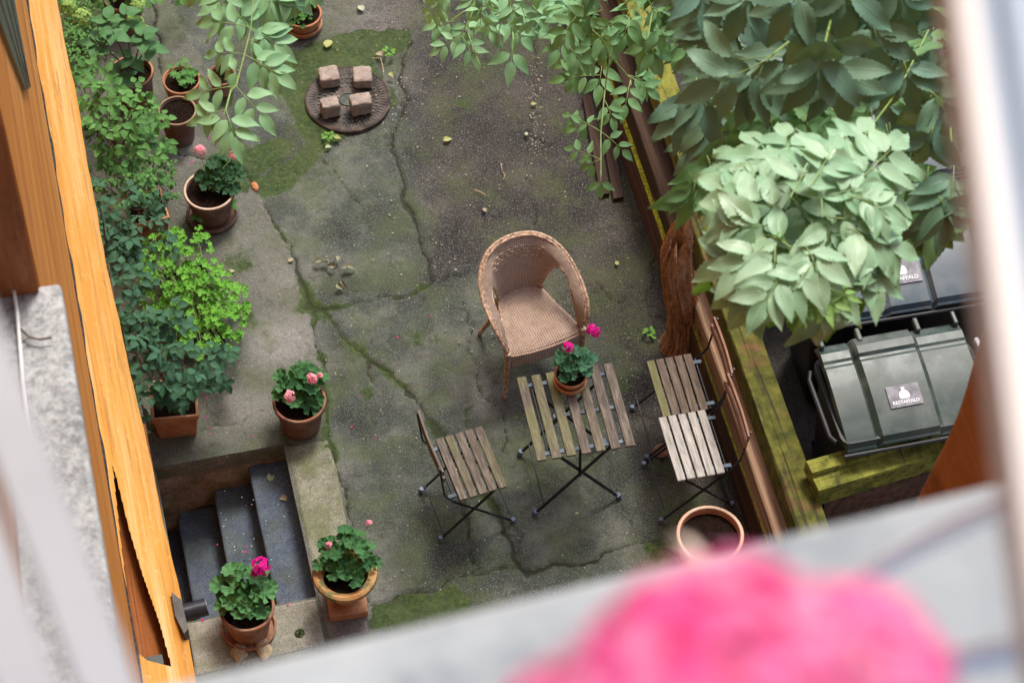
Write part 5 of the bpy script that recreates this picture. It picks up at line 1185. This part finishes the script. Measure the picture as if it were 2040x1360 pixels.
blob('pot_shard',507,372,.040,(1,.55,.5),TERRA_ORANGE,'orange terracotta shard lying on the moss beside the chalky rimmed pot','shard',None,0,8)
blob('brick_lump',1318,897,.05,(1,1,.6),m_stone('crumbling_brick',(.24,.12,.08),(.08,.05,.04),20,.6),'crumbling brick lump beside the near stacked chair','brick',None,0,4)
blob('moss_tuft',598,1262,.03,(1,1,.8),m_simple('dark_moss',(.05,.07,.02),.95,.4,60),'dark moss tuft on the grey kerb right of the magenta geranium','moss tuft',None,.0,6)
LY=m_leaf('fallen_yellow',(.38,.40,.10),(.50,.48,.18),(.55,.5,.25),.6,.2,.2); LT=m_leaf('fallen_tan',(.33,.24,.15),(.45,.36,.25),(.5,.4,.3),.7,.1,.2); LG=m_leaf('fallen_pale_green',(.38,.42,.25),(.48,.5,.34),(.5,.5,.4),.7,.1,.2)
for (x,y,L,az,m,lab) in [(655,82,.10,1.0,LY,'large yellow green fallen leaf at the edge of the moss bed'),(718,12,.08,1.8,LG,'pale dried leaf lying on the bare paving at the very top'),(893,275,.07,.3,LY,'yellow green fallen leaf lying alone on the dark slab below the moss patch'),(965,415,.045,1.7,LT,'small tan fallen leaf above the wicker armchair'),(1064,205,.045,.2,LY,'small olive fallen leaf on the long crack below the ash leaves'),(1049,264,.04,1.2,LG,'small pale fallen leaf left of the long crack'),(1229,521,.045,1.4,LY,'small yellow fallen leaf right of the wicker armchair'),(780,148,.05,-1,LY,'yellow fallen leaf right of the manhole cover'),(673,272,.055,-.3,LY,'yellow fallen leaf touching the near edge of the manhole cover'),(655,290,.05,.3,LG,'pale green fallen leaf below the manhole cover'),(755,105,.07,2.5,LT,'brown curled leaf above the far right granite sett'),(580,515,.05,.8,LT,'pinkish tan leaf on the joint left of the dried cluster'),(462,538,.05,.4,LT,'tan dead leaf at the upper right edge of the pale geranium patch'),(1150,1020,.03,.5,LT,'tiny straw coloured leaf below the folding table'),(540,945,.08,1.2,LG,'crumpled grey leaf on the top cellar step'),(562,988,.07,2.2,LT,'brown leaf on the top cellar step near the kerb')]:
    z=.02 if y<940 or x>600 else -.17
    o=at(x,y,z+.012); lv=Leaves(5,8); d=np.array([math.cos(az),math.sin(az),.1]); lv.leaf(o-d*L/2-np.array([0,0,.004]),d,(0,0,1),L,L*.55,.8,.35)
    t=lv.build('fallen_leaf',m,None); t.location=tuple(o); 
    for v in t.data.vertices: v.co-=Vector(o)
    tag(t,lab,'leaf','fallen leaves on the paving')
t=thing('dried_leaf_cluster','dried grey brown compound leaf curled on the middle slab','dead leaf',tuple(at(665,535,.02)))
lv=Leaves(4,7); ST=MB(); LDR=m_leaf('dried_leaf',(.20,.185,.13),(.30,.27,.19),(.3,.27,.2),.8,.1,.2)
ST.tube([V(668,505,.04),V(668,530,.05),V(680,545,.04),V(678,572,.03)],.002,5)
for (x,y,a) in [(668,530,2.9),(655,524,2.4),(672,520,1.5),(680,535,.1),(690,530,-.4),(680,560,-1.5),(672,565,-1.2),(640,520,3.0)]:
    lv.leaf(at(x,y,.045),(math.cos(a),math.sin(a),.2),rv(.6)+np.array([0,0,1]),.065,.035,1.3,.9)
lv.build('leaflets',LDR,t); ST.build('leaf_stalk',STEM_BR,t,world=True)
# twigs
for (l,lab) in [([(998,325),(1000,340),(1006,348),(1003,358)],'curved pale twig on the dark slab above the wicker armchair'),([(945,378),(957,382),(967,388)],'short straight pale twig left of the curved one'),([(740,116),(758,116),(762,130),(764,145)],'thin brown twig bent over the moss above the manhole cover')]:
    s=MB(); P=[V(x,y,.02) for x,y in l]; c=P[0].copy(); s.tube([p-c for p in P],.0028,5); o=s.build('twig',m_simple('pale_twig',(.40,.27,.16),.8,.2,20)); o.location=c; tag(o,lab,'twig','twigs on the paving')
# small weeds
for (x,y,lab) in [(1293,662,'small green weed growing in the paving left of the tree stump'),(776,106,'tiny bright green weed at the edge of the slab above the manhole'),(652,272,'small green weed at the near edge of the manhole cover'),(1440,690,'') ][:3]:
    o=at(x,y,.03); t=thing('weed',lab,'weed',(o[0],o[1],.0),0,'weeds in the paving'); lv=Leaves(3,5)
    for k in range(11): a=k*2.4; r=RNG.uniform(.005,.03); lv.leaf(o+np.array([r*math.cos(a),r*math.sin(a),RNG.uniform(-.01,.02)]),(math.cos(a),math.sin(a),.3),(0,0,1),RNG.uniform(.018,.034),.02,.5,.2)
    lv.build('leaves',LF_LIME,t)
# uncountable litter
def litter(name,lab,mat,pts,size):
    lv=Leaves(1,2)
    for (x,y,z) in pts:
        o=at(x,y,z); a=RNG.uniform(0,6.28); L=size*RNG.uniform(.5,1.5); lv.leaf(o,(math.cos(a),math.sin(a),RNG.uniform(-.1,.3)),(0,0,1)+rv(.25),L,L*RNG.uniform(.35,.8),.8,.4)
    o=lv.build(name,mat,None); tag(o,lab,'litter',kind='stuff')
LP_=m_leaf('litter_pale',(.42,.40,.33),(.62,.6,.5),(.5,.5,.4),.7,.1,.2)
pts=[(RNG.uniform(430,1340),RNG.uniform(40,1180),.012) for _ in range(420)]+[(RNG.normal(1262,16),RNG.normal(765,45),.012) for _ in range(26)]+[(RNG.uniform(430,600),RNG.uniform(960,1160),-.16) for _ in range(40)]+[(RNG.normal(790,18),RNG.uniform(150,270),.004) for _ in range(70)]+[(RNG.normal(1066,8),RNG.uniform(120,320),.004) for _ in range(50)]
litter('ground_litter','tiny pale flakes and seeds scattered over the paving',LP_,pts,.009)
pts=[(RNG.uniform(640,1330),RNG.uniform(60,700),.012) for _ in range(160)]+[(RNG.normal(1068,10),RNG.uniform(100,330),.008) for _ in range(70)]
litter('leaf_crumbs','brown crumbs of dead leaves caught along the cracks of the paving',LT,pts,.014)
pts=[(RNG.normal(400,70),RNG.normal(840,25),.014) for _ in range(14)]+[(RNG.uniform(560,900),RNG.uniform(600,950),.014) for _ in range(16)]+[(RNG.uniform(400,640),RNG.uniform(1195,1235),.03) for _ in range(10)]+[(RNG.uniform(380,600),RNG.uniform(1000,1150),-.3) for _ in range(8)]+[(RNG.uniform(340,480),RNG.uniform(220,400),.014) for _ in range(8)]
litter('fallen_petals','pink petals fallen from the potted geraniums',PT_MAG,pts,.014)

# ---------------------------------------------------------------- the overhanging tree
def tree():
    BARK=m_stone('ash_bark',(.13,.12,.085),(.04,.035,.025),14,.6,.3)
    T=thing('ash_tree','big leafy ash tree with drooping leaf sprays overhanging the right side of the courtyard','tree',(4.15,9.4,0))
    s=MB(); s.tube([(4.15,9.4,-.05),(4.13,9.4,.4),(4.1,9.38,1.5),(4.05,9.4,3.0),(3.95,9.4,4.2)],[.19,.15,.13,.12,.10],20); s.build('trunk',BARK,T,smooth=True,world=True)
    limbs=[[(3.95,9.4,4.2),(3.2,9.9,5.0),(1.9,9.4,5.5),(.95,8.3,5.4),(.70,7.35,4.9)],
           [(3.95,9.4,4.2),(3.1,9.2,4.6),(2.3,8.8,4.3),(2.0,8.1,3.9)],
           [(4.05,9.4,3.4),(3.4,8.8,4.0),(2.75,7.9,3.9),(2.45,7.3,3.6)],
           [(3.95,9.4,4.2),(3.7,8.2,5.8),(3.0,6.5,7.0),(2.3,4.9,7.5),(1.9,4.0,7.4)],
           [(3.7,8.2,5.8),(3.6,7.0,6.3),(3.1,5.8,6.6),(2.6,5.2,6.5)]]
    for l in limbs:
        s=MB(); n=len(l); s.tube(l,[.05*(1-i/(n-1))**.8+.008 for i in range(n)],10); s.build('limb',BARK,T,smooth=True,world=True)
    UP=np.array([-.1,-.45,1.0])
    # each spray: stems [(px,py,z)...] and leaves (bx,by,bz, tx,ty,tz, pairs, LL)
    def spray(stems,leaves,mat,wf=.42,jit=.15,serr=.0,up=UP,curl=.35,nu=5,nv=8,sw=.004):
        LV=Leaves(nu,nv); ST=MB()
        for l in stems: ST.tube([V(*p) for p in l],[sw*(1-.5*i/len(l)) for i in range(len(l))],6,cap=False)
        for q in leaves:
            b=at(*q[0:3]); tp=at(*q[3:6]); LL=q[7]; u=q[8] if len(q)>8 else up
            compound(LV,ST,b,tp,q[6],LL,LL*wf,u,0,serr,curl,jit=jit,rw=.0016)
        LV.build('leaf_spray',mat,T); ST.build('green_shoot',STEM,T,world=True)
    z=4.4; A=[]
    for (a,b,c,d,n,L) in [(450,218,483,318,2,.080),(450,218,368,250,2,.062),(470,172,548,262,2,.075),(470,172,360,192,2,.07),(487,109,592,172,3,.080),(488,108,398,106,2,.065),(500,55,380,38,2,.085),(500,55,590,118,3,.085),(470,30,520,60,2,.075),(530,-20,572,45,2,.10),(560,-25,625,20,2,.09),(400,-30,372,5,1,.08),(450,-30,430,60,2,.08),(600,-40,640,0,1,.09),(480,140,430,150,2,.06),(495,80,560,95,2,.075),(450,218,425,285,1,.07),(520,-40,480,40,2,.09)]:
        A.append((a,b,z,c,d,z-.06,n,L*1.4))
    spray([[(450,218,z),(460,180,z),(470,172,z),(487,109,z+.03),(500,55,z+.06),(505,-10,z+.1),(520,-120,z+.2),(560,-260,z+.3)],[(560,-260,z+.3),(545,-60,z),(560,-25,z)]],A,LF_PALE,.42,.14)
    z=3.6; B=[]
    for (a,b,c,d,n,L) in [(920,72,957,136,2,.062),(920,72,852,110,2,.055),(905,42,848,58,2,.06),(935,40,905,95,2,.055),(1023,68,1016,162,1,.085),(1000,30,1062,100,2,.07),(960,20,990,90,2,.065),(900,-10,850,12,2,.06),(950,-20,930,40,2,.07),(1010,-10,1040,50,2,.08),(1060,10,1100,70,2,.08),(1080,-20,1130,45,2,.085),(1040,40,1085,60,1,.08),(880,20,862,85,1,.06)]:
        B.append((a,b,z,c,d,z-.05,n,L*1.32))
    for k in range(16): x=RNG.uniform(880,1160); y=RNG.uniform(-50,25); B.append((x,y,z+RNG.uniform(-.2,.5),x+RNG.uniform(-50,50),y+RNG.uniform(45,80),z+RNG.uniform(-.3,.2),2,.078))
    spray([[(955,130,z),(930,60,z),(945,10,z+.05),(960,-120,z+.2)],[(1023,80,z),(1015,20,z),(1010,-80,z+.2)],[(945,10,z+.05),(900,40,z)]],B,LF_PALE,.41,.14)
    z=3.3; C=[]
    for (a,b,c,d,n,L) in [(1197,350,1197,398,1,.062),(1197,318,1150,338,1,.055),(1197,318,1120,290,2,.058),(1197,262,1262,318,2,.06),(1197,262,1115,222,2,.055),(1195,235,1120,262,1,.06),(1205,200,1230,262,2,.062),(1250,150,1318,172,2,.075),(1250,150,1318,198,1,.07),(1256,158,1240,240,2,.07),(1195,150,1090,160,2,.075),(1180,130,1098,165,1,.08),(1170,110,1095,130,2,.08),(1200,120,1190,205,2,.08)]:
        C.append((a,b,z,c,d,z-.06,n,L*1.25))
    for (a,b,c,d,n,L) in [(1290,75,1268,138,1,.095),(1290,75,1350,100,2,.095),(1290,75,1322,155,1,.10),(1365,45,1375,160,1,.10),(1365,40,1420,110,2,.10),(1360,30,1300,60,2,.10),(1230,40,1170,90,3,.095),(1200,20,1120,60,3,.095),(1260,20,1230,110,3,.095),(1150,30,1100,100,2,.09),(1180,60,1240,120,2,.09),(1130,90,1180,150,2,.085),(1300,10,1340,70,3,.10),(1400,60,1350,140,2,.10)]:
        C.append((a,b,z+.9,c,d,z+.8,n,L))
    for k in range(34): x=RNG.uniform(1110,1480); y=RNG.uniform(-60,75); C.append((x,y,z+RNG.uniform(.4,1.3),x+RNG.uniform(-60,55),y+RNG.uniform(50,95),z+RNG.uniform(.3,1.0),int(RNG.integers(2,4)),.095))
    spray([[(1197,350,z),(1197,262,z),(1205,180,z+.05),(1215,110,z+.2),(1240,30,z+.6),(1280,-80,z+1)],[(1215,110,z+.2),(1256,158,z),(1257,170,z)],[(1290,78,z+.9),(1300,20,z+.9),(1320,-60,z+1.2)],[(1365,45,z+.9),(1355,-60,z+1.2)]],C,LF_MID,.42,.14)
    # E: the big pale clump, leaves lying nearly flat
    z=7.0; Ee=[]; hub=(1600,470)
    per=[(1372,548),(1385,452),(1388,345),(1415,272),(1478,232),(1560,235),(1660,232),(1742,215),(1812,262),(1822,345),(1832,430),(1835,500),(1828,585),(1720,640),(1560,640),(1432,672),(1410,612),(1650,700)]
    for k,(x,y) in enumerate(per):
        f=.40+.12*math.sin(k*2.3); g=1+.05*math.sin(k*4.1)
        x=hub[0]+(x-hub[0])*g; y=hub[1]+(y-hub[1])*g; bx=hub[0]+(x-hub[0])*f; by=hub[1]+(y-hub[1])*f; zb=z+.02*(k%3)
        Ee.append((bx,by,zb,x,y,zb-.05-(.08 if y>600 else 0),3,.118*(1+.1*math.sin(k*3.3)),np.array([(x-1600)*.0006,-.3,1])))
    for k in range(20):
        a=k*2.39996+.4; r=.16+.50*math.sqrt((k+.5)/20); x=hub[0]+215*r*math.cos(a); y=hub[1]-15+205*r*math.sin(a); q=unit(np.array([x-hub[0]+RNG.uniform(-60,60),y-hub[1]+40+RNG.uniform(-60,60),0]))
        Ee.append((x-q[0]*40,y-q[1]*40,z+.05+.035*(k%4),x+q[0]*95,y+q[1]*90,z+.02+.035*(k%4),2 if k%3 else 3,RNG.uniform(.085,.118),np.array([(x-1600)*.0006,-.35,1])+rv(.08)))
    for k in range(15):
        a=k*2.39996+1.1; r=.42*math.sqrt((k+.5)/15); x=hub[0]+200*r*math.cos(a); y=hub[1]-40+200*r*math.sin(a); an=RNG.uniform(0,6.28)
        Ee.append((x-55*math.cos(an),y-50*math.sin(an)-10,z-.02-.03*(k%4),x+80*math.cos(an),y+75*math.sin(an)+15,z-.05-.03*(k%4),3,RNG.uniform(.10,.125),np.array([0,-.35,1])+rv(.08)))
    spray([[(1612,600,z),(1600,500,z+.05),(1640,400,z-.1),(1700,300,z-.3),(1790,180,z-.5),(1850,60,z-.5)]],Ee,LF_ELDER,.43,.13,.07,curl=.22,nv=20)
    M2=[]
    for k in range(26):
        a=RNG.uniform(-3.0,.15); x=1610+RNG.uniform(190,290)*math.cos(a); y=430+RNG.uniform(190,270)*math.sin(a); M2.append((x,y,6.6,x+RNG.uniform(-30,60),y+RNG.uniform(60,110),6.5,2,.115,unit(np.array([0,-.6,1])+rv(.2))))
    spray([],M2,LF_MID,.42,.16,.06,curl=.3,nv=16)
    LV=Leaves(4,8); ST=MB()
    for (x,y,n_,LL) in [(1590,585,5,.050),(1625,600,4,.045),(1655,585,3,.04),(1605,612,4,.035)]:
        for k in range(n_):
            a=RNG.uniform(0,6.28); b=at(x,y,z+.06); tp=b+np.array([math.cos(a),math.sin(a),RNG.uniform(0,.6)])*LL*1.9
            compound(LV,ST,b,tp,2,LL,LL*.33,(0,-.3,1),0,.04,.6,rw=.0012,jit=.3)
    for (a,b,c,d) in [(1490,425,1405,410),(1480,430,1405,425),(1545,470,1590,495)]: LV.leaf(at(a,b,z+.1),at(c,d,z+.02)-at(a,b,z+.1),(0,0,1),.10,.035,.4,.5)
    LV.build('leaf_spray',LF_YOUNG,T); ST.build('green_shoot',STEM,T,world=True)
    LV=Leaves(5,10)
    for (a,b,c,d,L,W_) in [(1545,618,1530,672,.075,.055),(1640,640,1650,700,.08,.06),(1575,610,1610,690,.11,.055),(1700,590,1710,650,.1,.05),(1410,560,1372,600,.09,.04)]: LV.leaf(at(a,b,z-.05),at(c,d,z-.15)-at(a,b,z-.05),(0,-.9,.5),L,W_,.2,.2,serr=.04)
    LV.build('leaf_spray',LF_LIME,T)
    # D: large leaves hanging almost vertically in the shade
    D=[]; FR=-FW
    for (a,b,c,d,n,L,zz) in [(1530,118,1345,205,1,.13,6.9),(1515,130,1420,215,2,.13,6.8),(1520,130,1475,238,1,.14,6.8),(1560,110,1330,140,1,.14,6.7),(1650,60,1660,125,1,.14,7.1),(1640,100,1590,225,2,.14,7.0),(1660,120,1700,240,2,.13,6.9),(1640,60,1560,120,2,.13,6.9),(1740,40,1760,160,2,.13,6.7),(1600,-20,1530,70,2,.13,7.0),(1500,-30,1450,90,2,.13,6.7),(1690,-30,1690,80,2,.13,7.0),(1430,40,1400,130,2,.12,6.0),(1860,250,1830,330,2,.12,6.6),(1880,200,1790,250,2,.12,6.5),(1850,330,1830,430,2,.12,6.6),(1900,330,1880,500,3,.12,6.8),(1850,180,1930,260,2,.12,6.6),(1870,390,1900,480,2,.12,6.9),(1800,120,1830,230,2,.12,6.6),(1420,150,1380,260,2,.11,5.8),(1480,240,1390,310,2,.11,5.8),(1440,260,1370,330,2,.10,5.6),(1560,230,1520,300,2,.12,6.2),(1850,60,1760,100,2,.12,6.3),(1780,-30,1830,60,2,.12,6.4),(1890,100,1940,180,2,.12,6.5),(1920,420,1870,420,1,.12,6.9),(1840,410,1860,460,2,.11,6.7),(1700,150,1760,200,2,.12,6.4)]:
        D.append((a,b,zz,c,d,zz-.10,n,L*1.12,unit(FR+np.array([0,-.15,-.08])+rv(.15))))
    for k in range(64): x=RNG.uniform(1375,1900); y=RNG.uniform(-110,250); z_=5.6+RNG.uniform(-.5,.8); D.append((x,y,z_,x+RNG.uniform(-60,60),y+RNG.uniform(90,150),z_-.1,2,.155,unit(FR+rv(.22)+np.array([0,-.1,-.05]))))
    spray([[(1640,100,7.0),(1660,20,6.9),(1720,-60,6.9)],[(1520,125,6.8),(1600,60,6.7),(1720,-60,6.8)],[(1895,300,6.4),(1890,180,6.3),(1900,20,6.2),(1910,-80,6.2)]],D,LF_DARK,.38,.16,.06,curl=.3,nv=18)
    D=[]
    for (a,b,c,d,n,L,zz) in [(1780,70,1720,90,1,.13,6.2),(1900,100,1800,60,2,.12,6.4),(1880,130,1760,140,2,.12,6.3),(1880,170,1790,190,2,.12,6.3),(1900,60,1930,20,1,.12,6.4),(1860,210,1800,235,2,.12,6.3),(1940,90,1990,120,1,.12,6.4)]:
        D.append((a,b,zz,c,d,zz-.05,n,L,unit(np.array([0,-.2,1])+rv(.2))))
    spray([],D,LF_MID,.42,.22,.04,nv=12)
tree()

# ---------------------------------------------------------------- the blurred geranium on our own sill
def own_flower():
    c=at(1452,1470,11.27); t=thing('window_geranium','big out of focus pink geranium blossom in the foreground on the window sill','geranium',(c[0],c[1]-.02,10.71))
    LP=Leaves(4,8)
    for (dx,dy,dz,r,n) in [(0,0,0,.040,60),(-.030,-.005,-.004,.030,36),(.030,.004,-.006,.028,34)]: umbel(LP,c+np.array([dx,dy,dz]),r,n,(0,.1,1),.017)
    LP.build('flower_head',PT_HOT,t)
    s=MB(); s.tube([Vector(c-np.array([0,0,.03])),Vector(c-np.array([0,.06,.25])),Vector((c[0],c[1]-.13,10.86))],.004,8); s.build('stem',STEM,t,smooth=True,world=True)
    s=MB(); cc=(c[0],c[1]-.17,10.712); s.lathe([(.001,0),(.055,0),(.075,.10),(.08,.13),(.072,.13),(.068,.11),(.001,.11)],32,cc); s.build('pot_body',TERRA,t,smooth=True,world=True)
    LV=Leaves()
    for k in range(14): a=k*2.4; LV.disc(np.array(cc)+np.array([.07*math.cos(a),.05*math.sin(a)-.02,.17+.03*(k%3)]),(math.cos(a)*.5,math.sin(a)*.5,1),.03,.3)
    LV.build('leaves',LF_GER,t)
    s=MB(); s.tube([V(1345,1075,11.05),V(1370,1085,11.06),V(1390,1110,11.07),V(1402,1145,11.08)],[.0012,.0025,.003,.0012],6); s.build('dry_petal',m_simple('cream_petal',(.85,.72,.6),.6,.05),t,smooth=True,world=True)
own_flower()
